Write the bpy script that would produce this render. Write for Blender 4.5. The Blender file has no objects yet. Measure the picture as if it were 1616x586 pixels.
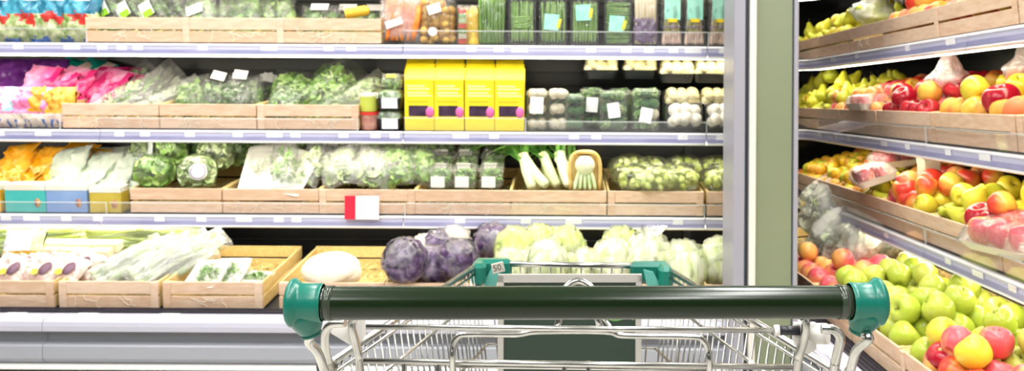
import bpy, math, random
from mathutils import Vector, Matrix, noise
rnd = random.Random(7)
SC = bpy.context.scene
COL = SC.collection
# ------------------------------------------------------------------ camera
FPX, PPX, PPY, ROLL = 1375.0, 893.0, 158.0, 0.0060
H = 1.223
cam_d = bpy.data.cameras.new('camera'); cam = bpy.data.objects.new('camera', cam_d); COL.objects.link(cam)
cam_d.sensor_width = 36.0; cam_d.lens = FPX / 1616 * 36.0
cam_d.shift_x = -(PPX - 808) / 1616; cam_d.shift_y = -(293 - PPY) / 1616
cam_d.clip_start = 0.02; cam_d.clip_end = 60
cam_d.dof.use_dof = True; cam_d.dof.focus_distance = 0.86; cam_d.dof.aperture_fstop = 14.0
cam.matrix_world = Matrix.Translation((0, 0, H)) @ Matrix.Rotation(math.pi/2, 4, 'X') @ Matrix.Rotation(ROLL, 4, 'Z')
SC.camera = cam
# ------------------------------------------------------------------ world, exposure
w = bpy.data.worlds.new('store_ambient'); SC.world = w; w.use_nodes = True
w.node_tree.nodes['Background'].inputs[0].default_value = (0.95, 0.97, 1.0, 1)
w.node_tree.nodes['Background'].inputs[1].default_value = 0.35
vs = SC.view_settings
vs.view_transform = 'Standard'; vs.look = 'None'; vs.gamma = 1.0; vs.use_curve_mapping = False
vs.exposure = 0.12
SC.cycles.transparent_max_bounces = 40
LED = 12.0          # strength of the strips under the shelves
CEIL_W = 33.0      # watts of each ceiling lamp

def ray(px, py):
    u = (px - PPX) / FPX; v = -(py - PPY) / FPX
    c, s = math.cos(ROLL), math.sin(ROLL)
    return Vector((c*u - s*v, 1.0, s*u + c*v))
def P(px, py, Y):
    return Vector((0, 0, H)) + ray(px, py) * Y
def T(x, y, z): return Matrix.Translation((x, y, z))
def RX(a): return Matrix.Rotation(math.radians(a), 4, 'X')
def RY(a): return Matrix.Rotation(math.radians(a), 4, 'Y')
def RZ(a): return Matrix.Rotation(math.radians(a), 4, 'Z')
def SCL(s):
    if not hasattr(s, '__len__'): s = (s, s, s)
    return Matrix.Diagonal((s[0], s[1], s[2], 1))
def lin(c):
    if isinstance(c, str):
        c = c.lstrip('#'); c = [int(c[i:i+2], 16)/255 for i in (0, 2, 4)]
    return tuple((x/12.92 if x <= .04045 else ((x+.055)/1.055)**2.4) for x in c[:3]) + (1,)

# ------------------------------------------------------------------ materials
MATS = {}
def M(name, c1, c2=None, scale=30, rough=.5, metal=0, bump=0, bscale=None, coat=0, rand=0, stretch=(1,1,1), lo=.35, hi=.65, spec=.5, c3=None, sub=0):
    if name in MATS: return MATS[name]
    m = bpy.data.materials.new(name); m.use_nodes = True; MATS[name] = m
    nt = m.node_tree; b = nt.nodes['Principled BSDF']
    b.inputs['Roughness'].default_value = rough; b.inputs['Metallic'].default_value = metal
    b.inputs['Coat Weight'].default_value = coat; b.inputs['Coat Roughness'].default_value = .08
    b.inputs['Specular IOR Level'].default_value = spec
    b.inputs['Base Color'].default_value = lin(c1)
    if sub: b.inputs['Subsurface Weight'].default_value = sub; b.inputs['Subsurface Scale'].default_value = .01
    need = c2 is not None or bump
    if need:
        tc = nt.nodes.new('ShaderNodeTexCoord'); mp = nt.nodes.new('ShaderNodeMapping')
        mp.inputs['Scale'].default_value = stretch
        nt.links.new(tc.outputs['Object'], mp.inputs['Vector'])
        oi = nt.nodes.new('ShaderNodeObjectInfo')
        ad = nt.nodes.new('ShaderNodeVectorMath'); ad.operation = 'ADD'
        mu = nt.nodes.new('ShaderNodeVectorMath'); mu.operation = 'SCALE'; mu.inputs['Scale'].default_value = 7.0
        cb = nt.nodes.new('ShaderNodeCombineXYZ')
        for k in range(3): nt.links.new(oi.outputs['Random'], cb.inputs[k])
        nt.links.new(cb.outputs[0], mu.inputs[0])
        nt.links.new(mp.outputs[0], ad.inputs[0]); nt.links.new(mu.outputs[0], ad.inputs[1])
    if c2 is not None:
        nz = nt.nodes.new('ShaderNodeTexNoise'); nz.inputs['Scale'].default_value = scale; nz.inputs['Detail'].default_value = 3
        nt.links.new(ad.outputs[0], nz.inputs['Vector'])
        rp = nt.nodes.new('ShaderNodeValToRGB')
        rp.color_ramp.elements[0].position = lo; rp.color_ramp.elements[0].color = lin(c1)
        rp.color_ramp.elements[1].position = hi; rp.color_ramp.elements[1].color = lin(c2)
        if c3 is not None:
            e = rp.color_ramp.elements.new((lo+hi)/2); e.color = lin(c3)
        if rand:
            sm = nt.nodes.new('ShaderNodeMath'); sm.operation = 'MULTIPLY_ADD'; sm.inputs[1].default_value = rand
            sb = nt.nodes.new('ShaderNodeMath'); sb.operation = 'SUBTRACT'; sb.inputs[1].default_value = rand/2
            nt.links.new(oi.outputs['Random'], sm.inputs[0]); nt.links.new(nz.outputs['Fac'], sm.inputs[2])
            nt.links.new(sm.outputs[0], sb.inputs[0]); nt.links.new(sb.outputs[0], rp.inputs[0])
        else:
            nt.links.new(nz.outputs['Fac'], rp.inputs[0])
        nt.links.new(rp.outputs[0], b.inputs['Base Color'])
    if bump:
        n2 = nt.nodes.new('ShaderNodeTexNoise'); n2.inputs['Scale'].default_value = bscale or scale; n2.inputs['Detail'].default_value = 2
        nt.links.new(ad.outputs[0], n2.inputs['Vector'])
        bp = nt.nodes.new('ShaderNodeBump'); bp.inputs['Strength'].default_value = bump; bp.inputs['Distance'].default_value = .006
        nt.links.new(n2.outputs['Fac'], bp.inputs['Height']); nt.links.new(bp.outputs[0], b.inputs['Normal'])
    return m
def film_mat(name, base=.10, edge=.55, bump=.5, bscale=45, tint='#ffffff', rough=.12):
    if name in MATS: return MATS[name]
    m = bpy.data.materials.new(name); m.use_nodes = True; MATS[name] = m
    nt = m.node_tree; b = nt.nodes['Principled BSDF']; out = nt.nodes['Material Output']
    b.inputs['Base Color'].default_value = lin(tint); b.inputs['Roughness'].default_value = rough
    tr = nt.nodes.new('ShaderNodeBsdfTransparent'); mx = nt.nodes.new('ShaderNodeMixShader')
    lw = nt.nodes.new('ShaderNodeLayerWeight'); lw.inputs['Blend'].default_value = .35
    if bump:
        tc = nt.nodes.new('ShaderNodeTexCoord')
        n2 = nt.nodes.new('ShaderNodeTexNoise'); n2.inputs['Scale'].default_value = bscale; n2.inputs['Detail'].default_value = 2
        n2.inputs['Distortion'].default_value = 1.2
        nt.links.new(tc.outputs['Object'], n2.inputs['Vector'])
        bp = nt.nodes.new('ShaderNodeBump'); bp.inputs['Strength'].default_value = bump; bp.inputs['Distance'].default_value = .01
        nt.links.new(n2.outputs['Fac'], bp.inputs['Height'])
        nt.links.new(bp.outputs[0], b.inputs['Normal']); nt.links.new(bp.outputs[0], lw.inputs['Normal'])
    gl = nt.nodes.new('ShaderNodeBsdfGlossy'); gl.inputs['Color'].default_value = lin(tint); gl.inputs['Roughness'].default_value = rough
    if bump: nt.links.new(bp.outputs[0], gl.inputs['Normal'])
    mr = nt.nodes.new('ShaderNodeMath'); mr.operation = 'MULTIPLY_ADD'; mr.inputs[1].default_value = edge; mr.inputs[2].default_value = .03
    nt.links.new(lw.outputs['Fresnel'], mr.inputs[0])
    nt.links.new(mr.outputs[0], mx.inputs[0]); nt.links.new(tr.outputs[0], mx.inputs[1]); nt.links.new(gl.outputs[0], mx.inputs[2])
    m2 = nt.nodes.new('ShaderNodeMixShader'); m2.inputs[0].default_value = base
    nt.links.new(mx.outputs[0], m2.inputs[1]); nt.links.new(b.outputs[0], m2.inputs[2])
    nt.links.new(m2.outputs[0], out.inputs['Surface'])
    return m
def glow(name, col, s):
    if name in MATS: return MATS[name]
    m = bpy.data.materials.new(name); m.use_nodes = True; MATS[name] = m
    b = m.node_tree.nodes['Principled BSDF']; b.inputs['Base Color'].default_value = lin(col)
    b.inputs['Emission Color'].default_value = lin(col); b.inputs['Emission Strength'].default_value = s
    return m
def blush(name, c1, c2, axis=(.6, -.5, .4), gain=9, noise_s=28, rough=.28, lo=.3, hi=.75, rand=.5, speck=None):
    """fruit skin: ground colour c1 with a ripe blush c2 on one cheek, streaked"""
    if name in MATS: return MATS[name]
    m = bpy.data.materials.new(name); m.use_nodes = True; MATS[name] = m
    nt = m.node_tree; b = nt.nodes['Principled BSDF']
    b.inputs['Roughness'].default_value = rough
    tc = nt.nodes.new('ShaderNodeTexCoord')
    dp = nt.nodes.new('ShaderNodeVectorMath'); dp.operation = 'DOT_PRODUCT'; dp.inputs[1].default_value = [a*gain for a in axis]
    nt.links.new(tc.outputs['Object'], dp.inputs[0])
    mp = nt.nodes.new('ShaderNodeMapping'); mp.inputs['Scale'].default_value = (1, 1, .25); nt.links.new(tc.outputs['Object'], mp.inputs['Vector'])
    nz = nt.nodes.new('ShaderNodeTexNoise'); nz.inputs['Scale'].default_value = noise_s; nz.inputs['Detail'].default_value = 4
    nt.links.new(mp.outputs[0], nz.inputs['Vector'])
    a1 = nt.nodes.new('ShaderNodeMath'); a1.operation = 'ADD'; nt.links.new(dp.outputs['Value'], a1.inputs[0]); nt.links.new(nz.outputs['Fac'], a1.inputs[1])
    oi = nt.nodes.new('ShaderNodeObjectInfo')
    a2 = nt.nodes.new('ShaderNodeMath'); a2.operation = 'MULTIPLY_ADD'; a2.inputs[1].default_value = rand
    nt.links.new(oi.outputs['Random'], a2.inputs[0]); nt.links.new(a1.outputs[0], a2.inputs[2])
    a3 = nt.nodes.new('ShaderNodeMath'); a3.operation = 'SUBTRACT'; a3.inputs[1].default_value = rand/2; nt.links.new(a2.outputs[0], a3.inputs[0])
    rp = nt.nodes.new('ShaderNodeValToRGB')
    rp.color_ramp.elements[0].position = lo; rp.color_ramp.elements[0].color = lin(c1)
    rp.color_ramp.elements[1].position = hi; rp.color_ramp.elements[1].color = lin(c2)
    nt.links.new(a3.outputs[0], rp.inputs[0]); nt.links.new(rp.outputs[0], b.inputs['Base Color'])
    return m

wood = M('pale_poplar_wood', '#e6cab0', '#d9b596', scale=9, rough=.6, stretch=(2, 9, 9), rand=.25, bump=.12, bscale=60)
wood_in = M('yellow_poplar_wood', '#e2cb90', '#d6b97a', scale=9, rough=.6, stretch=(9, 2, 9), rand=.2)
railm = M('lavender_rail_plastic', '#bdbdd4', rough=.3)
raillip = M('white_rail_lip', '#eeeef6', rough=.25)
railch = M('violet_grey_channel', '#8c8cb4', '#a0a0c2', scale=4, rough=.35)
paper = M('white_price_paper', '#f4f4f8', '#e6e6f0', scale=220, rough=.6, lo=.45, hi=.6)
paperw = M('plain_white_card', '#f7f7f7', rough=.5)
ledm = glow('led_tube_glow', '#fff6e0', LED)
black = M('black_case_back', '#0c0d11', '#14161c', scale=3, rough=.35)
slatm = M('black_back_slat', '#15171d', rough=.3)
greymet = M('grey_enamel_panel', '#9fa2ab', rough=.32)
greydk = M('recess_grey_panel', '#83858c', rough=.4)
lavmet = M('lavender_grey_bumper', '#bfbecd', rough=.28)
whitemet = M('white_enamel', '#eceae6', rough=.3)
grillm = M('black_plastic_grille', '#1d1d26', rough=.5)
sage = M('sage_green_panel', '#7b856b', '#7f886f', scale=2, rough=.42)
cream = M('cream_trim', '#dedad2', rough=.4)
darkjoint = M('dark_joint', '#363c46', rough=.5)
lavframe = M('lavender_grey_frame', '#9a9aa6', rough=.35)
acryl = film_mat('clear_acrylic', base=.02, edge=.16, bump=0, rough=.03)
acryl_edge = film_mat('acrylic_edge', base=.4, edge=.3, bump=0, rough=.1, tint='#e8ecec')
film = film_mat('clear_cling_film', base=.07, edge=.7, bump=.8, bscale=45, rough=.18)
film_milky = film_mat('milky_film', base=.22, edge=.7, bump=.8, bscale=38, rough=.22)
film_clear = film_mat('very_clear_film', base=.03, edge=.7, bump=.6, bscale=42, rough=.14)
punnet_m = film_mat('clear_rigid_plastic', base=.05, edge=.4, bump=.15, bscale=60, rough=.06)
film_white = film_mat('whitish_film', base=.36, edge=.35, bump=.8, bscale=36, rough=.25)
chrome = M('zinc_chrome', '#d4d4d0', '#c2c2be', scale=40, rough=.22, metal=1)
chrome2 = M('brushed_zinc', '#bdbdb9', '#a3a39f', scale=60, rough=.3, metal=1)
straw_m = M('pale_wood_wool', '#efe6b4', '#e2d48f', scale=20, rough=.8)
raffia_m = M('white_wood_wool', '#f2ead8', rough=.8)

# ------------------------------------------------------------------ mesh builder
class MB:
    def __init__(s): s.v = []; s.f = []; s.m = []; s.sm = []
    def add(s, vs, fs, mi=0, smooth=True, mat=None):
        o = len(s.v)
        for p in vs: s.v.append(tuple(mat @ Vector(p)) if mat else tuple(p))
        for f in fs: s.f.append([i+o for i in f]); s.m.append(mi); s.sm.append(smooth)
        return s
    def box(s, x0, x1, y0, y1, z0, z1, mi=0, mat=None):
        vs = [(x, y, z) for z in (z0, z1) for y in (y0, y1) for x in (x0, x1)]
        return s.add(vs, [(0,2,3,1),(4,5,7,6),(0,1,5,4),(2,6,7,3),(0,4,6,2),(1,3,7,5)], mi, False, mat)
    def bbox(s, x0, x1, y0, y1, z0, z1, b=.004, mi=0, mat=None):
        """box with chamfered edges"""
        cx, cy, cz = (x0+x1)/2, (y0+y1)/2, (z0+z1)/2; hx, hy, hz = (x1-x0)/2, (y1-y0)/2, (z1-z0)/2
        b = min(b, hx*.9, hy*.9, hz*.9); vs = []; ix = {}
        for sx in (-1,1):
            for sy in (-1,1):
                for sz in (-1,1):
                    for a in range(3):
                        d = [hx-b, hy-b, hz-b]; d[a] += b
                        ix[(sx,sy,sz,a)] = len(vs); vs.append((cx+sx*d[0], cy+sy*d[1], cz+sz*d[2]))
        fs = []
        def q(*k): fs.append([ix[x] for x in k])
        for sg in (-1,1):
            q((sg,-1,-1,0),(sg,1,-1,0),(sg,1,1,0),(sg,-1,1,0)); q((-1,sg,-1,1),(1,sg,-1,1),(1,sg,1,1),(-1,sg,1,1)); q((-1,-1,sg,2),(1,-1,sg,2),(1,1,sg,2),(-1,1,sg,2))
            for tg in (-1,1):
                q((sg,tg,-1,0),(sg,tg,1,0),(sg,tg,1,1),(sg,tg,-1,1)); q((sg,-1,tg,0),(sg,1,tg,0),(sg,1,tg,2),(sg,-1,tg,2)); q((-1,sg,tg,1),(1,sg,tg,1),(1,sg,tg,2),(-1,sg,tg,2))
                for ug in (-1,1): q((sg,tg,ug,0),(sg,tg,ug,1),(sg,tg,ug,2))
        # orient faces outward
        c = Vector((cx, cy, cz))
        for i, f in enumerate(fs):
            a, bb, cc = (Vector(vs[j]) for j in f[:3]); n = (bb-a).cross(cc-a); mid = sum((Vector(vs[j]) for j in f), Vector())/len(f)
            if n.dot(mid-c) < 0: fs[i] = f[::-1]
        return s.add(vs, fs, mi, False, mat)
    def grid(s, fn, nu, nv, mi=0, cu=False, cv=False, smooth=True, mifn=None, mat=None):
        o = len(s.v)
        U = nu if cu else nu+1; V = nv if cv else nv+1
        for j in range(V):
            for i in range(U):
                p = fn(i/nu, j/nv); s.v.append(tuple(mat @ Vector(p)) if mat else tuple(p))
        for j in range(nv):
            for i in range(nu):
                a = o + j*U + i; b = o + j*U + (i+1) % U; c = o + ((j+1) % V)*U + (i+1) % U; d = o + ((j+1) % V)*U + i
                s.f.append([a, b, c, d]); s.m.append(mifn((i+.5)/nu, (j+.5)/nv) if mifn else mi); s.sm.append(smooth)
        return s
    def lathe(s, prof, n=16, mi=0, mat=None, smooth=True):
        m = len(prof)-1
        def fn(u, v):
            r, z = prof[int(round(v*m))]; a = u*2*math.pi
            return (r*math.cos(a), r*math.sin(a), z)
        return s.grid(fn, n, m, mi, cu=True, smooth=smooth, mat=mat)
    def tube(s, pts, r, n=8, mi=0, caps=True, mat=None):
        pts = [Vector(p) for p in pts]
        rs = r if hasattr(r, '__len__') else [r]*len(pts)
        o = len(s.v); prev = None
        for i, p in enumerate(pts):
            t = (pts[min(i+1, len(pts)-1)] - pts[max(i-1, 0)]).normalized()
            if prev is None:
                up = Vector((0,0,1)) if abs(t.z) < .9 else Vector((1,0,0)); a = t.cross(up).normalized()
            else:
                a = (prev - t*prev.dot(t)); a = a.normalized() if a.length > 1e-6 else t.orthogonal().normalized()
            prev = a; b = t.cross(a)
            for k in range(n):
                g = 2*math.pi*k/n; q = p + (a*math.cos(g) + b*math.sin(g))*rs[i]
                s.v.append(tuple(mat @ q) if mat else tuple(q))
        for i in range(len(pts)-1):
            for k in range(n):
                s.f.append([o+i*n+k, o+i*n+(k+1)%n, o+(i+1)*n+(k+1)%n, o+(i+1)*n+k]); s.m.append(mi); s.sm.append(True)
        if caps:
            s.f.append([o+k for k in range(n)][::-1]); s.m.append(mi); s.sm.append(False)
            e = o+(len(pts)-1)*n; s.f.append([e+k for k in range(n)]); s.m.append(mi); s.sm.append(False)
        return s
    def mesh(s, name, mats):
        me = bpy.data.meshes.new(name); me.from_pydata(s.v, [], s.f)
        for m in (mats if isinstance(mats, (list, tuple)) else [mats]): me.materials.append(m)
        me.polygons.foreach_set('material_index', s.m); me.polygons.foreach_set('use_smooth', s.sm)
        me.update(); return me
def smooth_path(pts, n=6):
    """Catmull-Rom through the points"""
    pts = [Vector(p) for p in pts]; q = [pts[0]*2-pts[1]] + pts + [pts[-1]*2-pts[-2]]; out = []
    for i in range(1, len(q)-2):
        a, b, c, d = q[i-1:i+3]
        for k in range(n):
            t = k/n
            out.append(.5*((2*b) + (c-a)*t + (2*a-5*b+4*c-d)*t*t + (3*b-a-3*c+d)*t**3))
    out.append(pts[-1]); return out
def ob(name, me, parent=None, mat=None):
    o = bpy.data.objects.new(name, me); COL.objects.link(o)
    if parent: o.parent = parent
    if mat is not None: o.matrix_basis = mat
    return o
def ob_mb(name, mb, mats, parent=None, mat=None): return ob(name, mb.mesh(name, mats), parent, mat)
def tag(o, label=None, cat=None, group=None, kind=None):
    if label: o['label'] = label
    if cat: o['category'] = cat
    if group: o['group'] = group
    if kind: o['kind'] = kind
    return o
def empty(name): 
    o = bpy.data.objects.new(name, None); COL.objects.link(o); o.empty_display_size = .05; return o
KIDS = {}
def dup(o, parent=None):
    c = o.copy(); COL.objects.link(c); c.parent = parent
    for k in ('label', 'category', 'group'):
        if parent is None and k in c: del c[k]
    for ch in o.children:
        dup(ch, c)
    return c
PROTO = {}
def inst(key, fn):
    """first call builds the thing, later calls copy it with its parts"""
    if key not in PROTO:
        PROTO[key] = fn(); return PROTO[key]
    return dup(PROTO[key])

# ------------------------------------------------------------------ shelf frames (local x along the shelf, y into it, z up)
TILT = 6.0
ZM = {0: .585, 1: .222, 2: -.1345, 3: -.486, 4: -.809}
YM = {0: 3.58, 1: 3.59, 2: 3.605, 3: 3.62, 4: 3.31}
ZR = {0: .565, 1: .209, 2: -.142, 3: -.487, 4: -.806}
XR = {0: 1.23, 1: 1.23, 2: 1.23, 3: 1.23, 4: .947}
FM = {k: T(0, YM[k], H+ZM[k]) @ RX(TILT) for k in ZM}
FR = {k: T(XR[k], 0, H+ZR[k]) @ RZ(-90) @ RX(TILT) for k in ZR}
def hit(F, px, py, v):
    """frame-local point where the sight line through a pixel meets depth v on the shelf"""
    Fi = F.inverted(); o = Fi @ Vector((0, 0, H)); d = Fi.to_3x3() @ ray(px, py)
    t = (v - o.y)/d.y
    return o + d*t
def put(o, F, px, py, v, label, cat, group=None, rx=0, ry=0, rz=0, s=1, dz=0):
    p = hit(F, px, py, v)
    o.matrix_basis = F @ T(p.x, v, p.z+dz) @ RZ(rz) @ RY(ry) @ RX(rx) @ SCL(s)
    return tag(o, label, cat, group)
def stand(o, F, px, v, label, cat, group=None, rx=0, ry=0, rz=0, s=1, wz=0.002, py=200):
    p = hit(F, px, py, v)
    o.matrix_basis = F @ T(p.x, v, wz) @ RZ(rz) @ RY(ry) @ RX(rx) @ SCL(s)
    return tag(o, label, cat, group)
def pxm(F, px, v, py=200): return hit(F, px, py, v).x

# ================================================================== the room
def struct(name, mb, mats): return tag(ob_mb(name, mb, mats), kind='structure')
struct('floor', MB().box(-6, 4.2, -4, 6.2, -.1, 0), M('pale_floor_tile', '#cfcbc4', '#c6c2ba', scale=2, rough=.25))
struct('ceiling', MB().box(-6, 4.2, -4, 6.2, 3.4, 3.5), M('white_ceiling', '#b4b4b2', rough=.8))
struct('wall_back', MB().box(-6, 4.2, 5.9, 6.1, 0, 3.4), M('pale_wall', '#d8d6d0', rough=.8))
struct('wall_right', MB().box(3.6, 3.8, -4, 5.9, 0, 3.4), MATS['pale_wall'])
struct('wall_left', MB().box(-6.2, -6, -4, 5.9, 0, 3.4), M('grey_wall', '#4c4d50', rough=.8))
struct('wall_front', MB().box(-6, 3.6, -4.2, -4, 0, 3.4), MATS['grey_wall'])
def ceiling_light(x, y, L=1.5):
    r = empty('ceiling_light'); r.matrix_basis = T(x, y, 3.4) @ RZ(90)
    ob_mb('housing', MB().bbox(-L/2, L/2, -.11, .11, -.06, 0, .012), whitemet, r)
    ob_mb('diffuser', MB().bbox(-L/2+.03, L/2-.03, -.09, .09, -.075, -.058, .006), glow('ceiling_tube_glow', '#ffffff', 6.0), r)
    ld = bpy.data.lights.new('tube_light', 'AREA'); ld.shape = 'RECTANGLE'; ld.size = L-.1; ld.size_y = .18; ld.energy = CEIL_W; ld.color = (1, .99, .96)
    l = bpy.data.objects.new('tube_light', ld); COL.objects.link(l); l.parent = r; l.matrix_basis = T(0, 0, -.085)
    return r
n = 0
for iy, y in enumerate((-1.6, .2, 2.0)):
    for ix, x in enumerate((-3.0, -1.1, .75)):
        tag(ceiling_light(x, y), 'white linear ceiling lamp %s, %s row' % (('over the left end of the aisle', 'over the middle of the aisle', 'over the corner by the fruit')[ix], ('rear', 'middle', 'front')[iy]), 'ceiling lamp', 'ceiling lamps over the aisle')

# ================================================================== refrigerated cases
def resamp(path):
    return [Vector(p) for p in path]
def sweep(path, prof, mi_list, closed=True):
    """prof: list of (out, up) with out = towards the aisle; path: list of (x,y) walked with the aisle on the right-hand side"""
    mb = MB(); n = len(path); rows = []
    for i, p in enumerate(path):
        a = Vector(path[max(i-1, 0)]); b = Vector(path[min(i+1, n-1)]); t = (b-a).normalized()
        nrm = Vector((t.y, -t.x))
        k = 1.0
        rows.append([(p[0]+nrm.x*o*k, p[1]+nrm.y*o*k, z) for o, z in prof])
    m = len(prof)
    vs = [q for r in rows for q in r]; 
    segs = range(m) if closed else range(m-1)
    for i in range(n-1):
        for k in segs:
            k2 = (k+1) % m
            mb_f = (i*m+k, (i+1)*m+k, (i+1)*m+k2, i*m+k2)
            mb.f.append(list(mb_f)); mb.m.append(mi_list[k % len(mi_list)]); mb.sm.append(False)
    if closed:
        mb.f.append(list(range(m))); mb.m.append(0); mb.sm.append(False)
        mb.f.append([(n-1)*m+k for k in range(m)][::-1]); mb.m.append(0); mb.sm.append(False)
    mb.v = vs; return mb
def fillet_path(a, corner, b, r, n=8):
    a, c, b = Vector(a), Vector(corner), Vector(b); d1 = (a-c).normalized(); d2 = (b-c).normalized()
    p1 = c+d1*r; p2 = c+d2*r; out = [tuple(a)]
    for i in range(n+1):
        t = i/n; out.append(tuple((1-t)**2*p1 + 2*t*(1-t)*c + t*t*p2))
    out.append(tuple(b)); return out
# price rail section: out, up (0 = shelf top)
RAILH = .050
def rail_prof():
    return [(-.004, 0), (.010, .001), (.013, -.003), (.013, -.008), (.010, -.009), (.014, -.040), (.018, -.041), (.018, -.047), (.008, -.051), (-.004, -.051)]
RAIL_MI = [1, 1, 1, 1, 0, 1, 1, 1, 0, 0]
tag_me = MB().box(-.021, .021, -.0012, 0, -.033, 0).mesh('price_tag', paper)
tagw_me = MB().box(-.034, .034, -.0012, 0, -.033, 0).mesh('price_tag', paper)
def shelf(case, name, path, z, depth_dirs, tags, depth=.52, guard=None, light=True):
    """one shelf board with its price rail, tags, lamp strip; path in world xy"""
    n = len(path); mb = MB(); vs = []
    tt = math.tan(math.radians(TILT))
    for (x, y), (dx, dy) in zip(path, depth_dirs):
        vs += [(x, y, z-.001), (x+dx*depth, y+dy*depth, z-.001+depth*tt), (x+dx*depth, y+dy*depth, z-.022+depth*tt), (x, y, z-.022)]
    fs = []
    for i in range(n-1):
        for k in range(4): fs.append((i*4+k, (i+1)*4+k, (i+1)*4+(k+1)%4, i*4+(k+1)%4))
    fs += [(0,1,2,3), tuple((n-1)*4+k for k in (3,2,1,0))]
    mb.add(vs, fs, 0, False)
    s = ob_mb('shelf', mb, M('dark_shelf_plate', '#2a2b31', rough=.4), case)
    pr = [(o, z+u) for o, u in rail_prof()]
    ob_mb('price_rail', sweep(path, pr, RAIL_MI), [railm, raillip], s)
    ob_mb('rail_channel', sweep(path, [(.0125, z-.024), (.0152, z-.024), (.0165, z-.039), (.0135, z-.039)], [0]), railch, s)
    for (x, y, ang, wide) in tags:
        t = ob('price_tag', tagw_me if wide else tag_me, s); t.matrix_basis = T(x, y, z-.008) @ RZ(ang) @ T(0, -.0165, 0) @ RX(7)
    if light:
        ob_mb('lamp_housing', sweep(path, [(-.014, z-.024), (-.014, z-.038), (-.080, z-.036), (-.080, z-.016)], [0]), whitemet, s)
        ob_mb('lamp_tube', sweep(path, [(-.022, z-.0375), (-.026, z-.0500), (-.056, z-.0500), (-.066, z-.0365)], [0]), ledm, s)
    return s
def px_of(F, px, v=0): return hit(F, px, 340, v).x

main_case = tag(empty('refrigerated_case'), 'long open refrigerated vegetable case with grey bumper facing the trolley', 'display case')
MODX = [-3.17, -1.92, -.67, .58, .84]
TAGS = {1: [45, 128, 175, 205, 230, 330, 433, 525, 560, 745, 788, 820, 930, 985, 1020, 1058, 1088, 1136],
        2: [8, 76, 195, 235, 305, 380, 437, 470, 545, 595, 625, 728, 780, 905, 940, 1075, 1140],
        3: [10, 50, 105, 155, 252, 318, 385, 440, 468, 726, 830, 905, 1070, 1150], 0: []}
for k in (0, 1, 2, 3):
    for a, b in zip(MODX, MODX[1:]):
        y = YM[k]; tg = []
        for i, px in enumerate(TAGS[k]):
            x = hit(FM[k], px, 340, -.015).x
            if a < x < b: tg.append((x, y, 0, i % 5 == 1))
        shelf(main_case, 'shelf', [(a+.0015, y), (b-.0015, y)], H+ZM[k], [(0, 1)]*2, tg)
# back panel with slats, deck, ends, canopy
bp = ob_mb('back_panel', MB().box(-3.2, .84, 4.17, 4.2, .3, 2.1), black, main_case)
for i in range(24):
    ob_mb('back_slat', MB().box(-3.2, .84, 4.155, 4.17, .5+i*.066, .5+i*.066+.05), slatm, bp)
for x in MODX[1:4]:
    ob_mb('upright', MB().box(x-.015, x+.015, 4.12, 4.155, .4, 2.1), M('dark_upright', '#2c2e36', rough=.4), main_case)
dk = ob_mb('deck', MB().add([(-3.2, 3.22, H-.822), (.84, 3.22, H-.822), (.84, 4.17, H-.822+.095), (-3.2, 4.17, H-.822+.095), (-3.2, 3.22, .12), (.84, 3.22, .12), (.84, 4.17, .12), (-3.2, 4.17, .12)],
      [(0,1,2,3),(4,7,6,5),(0,4,5,1),(1,5,6,2),(2,6,7,3),(3,7,4,0)], 0, False), M('dark_deck', '#23242b', rough=.5), main_case)
for x in (-3.215, .845): ob_mb('end_panel', MB().box(x-.012, x+.012, 3.30, 4.2, .05, 2.1), black if x > 0 else whitemet, main_case)
cn = ob_mb('canopy', MB().bbox(-3.2, .84, 3.32, 4.2, 2.1, 2.28, .02), whitemet, main_case)
ob_mb('canopy_lamp', MB().bbox(-3.15, .80, 3.36, 3.42, 2.075, 2.1, .005), glow('canopy_glow', '#fffaf0', LED), cn)
# bumper: (depth offset from front plane, height below camera)
def bumper_prof(): return [(0.075, -.806), (.035, -.806), (.012, -.811), (.002, -.822), (-.002, -.838), (.000, -.856), (.036, -.862), (.036, -.902), (.006, -.906), (.002, -.912), (.003, -.955), (.022, -.976), (.06, -.978), (.075, -.978)]
def trim_prof(): return [(.03, -.979), (-.006, -.980), (-.010, -.984), (-.010, -.992), (.03, -.996)]
def bumper(case, path, norm_sign=1):
    pr = [(-o, H+z) for o, z in bumper_prof()]
    b = ob_mb('bumper', sweep(path, pr, [1,1,1,1,1,2,2,0,0,0,0,0,0,0]), [greymet, lavmet, greydk], case)
    ob_mb('bumper_trim', sweep(path, [(-o, H+z) for o, z in trim_prof()], [0]), whitemet, b)
    ob_mb('kick_plate', sweep(path, [(-.06, .02), (-.06, H-.985), (-.075, H-.985), (-.075, .02)], [0]), greydk, b)
    return b
YB = 3.178
BMOD = [-3.15, -1.905, -.655, .595, .632]
for a, b in zip(BMOD, BMOD[1:]):
    bumper(main_case, [(a+.001, YB), (b-.001, YB)])
def grille(case, mat, L):
    g = ob_mb('air_grille', MB().box(0, L, 0, .062, -.012, 0), grillm, case, mat)
    mb = MB(); nx = int(L/.012)
    for i in range(nx): mb.box(i*.012+.002, i*.012+.007, .003, .058, 0, .006)
    for j in range(4): mb.box(0, L, .004+j*.017, .008+j*.017, .001, .0075)
    tag(ob_mb('grille_bars', mb, M('grille_bar_black', '#2b2b38', rough=.4), g), kind='stuff')
    return g
grille(main_case, T(-3.15, YB+.072, H-.806) , 3.78)
for px, py in ((22, 503), (135, 503), (265, 505), (470, 505), (1160-20, 511), (1074, 510), (640, 508), (880, 509)):
    p = P(px, py, YB+.045)
    ob_mb('price_label', MB().box(-.036, .036, -.02, .02, 0, .0012), paperw, main_case, T(p.x, YB+.05, H-.8058))

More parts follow.
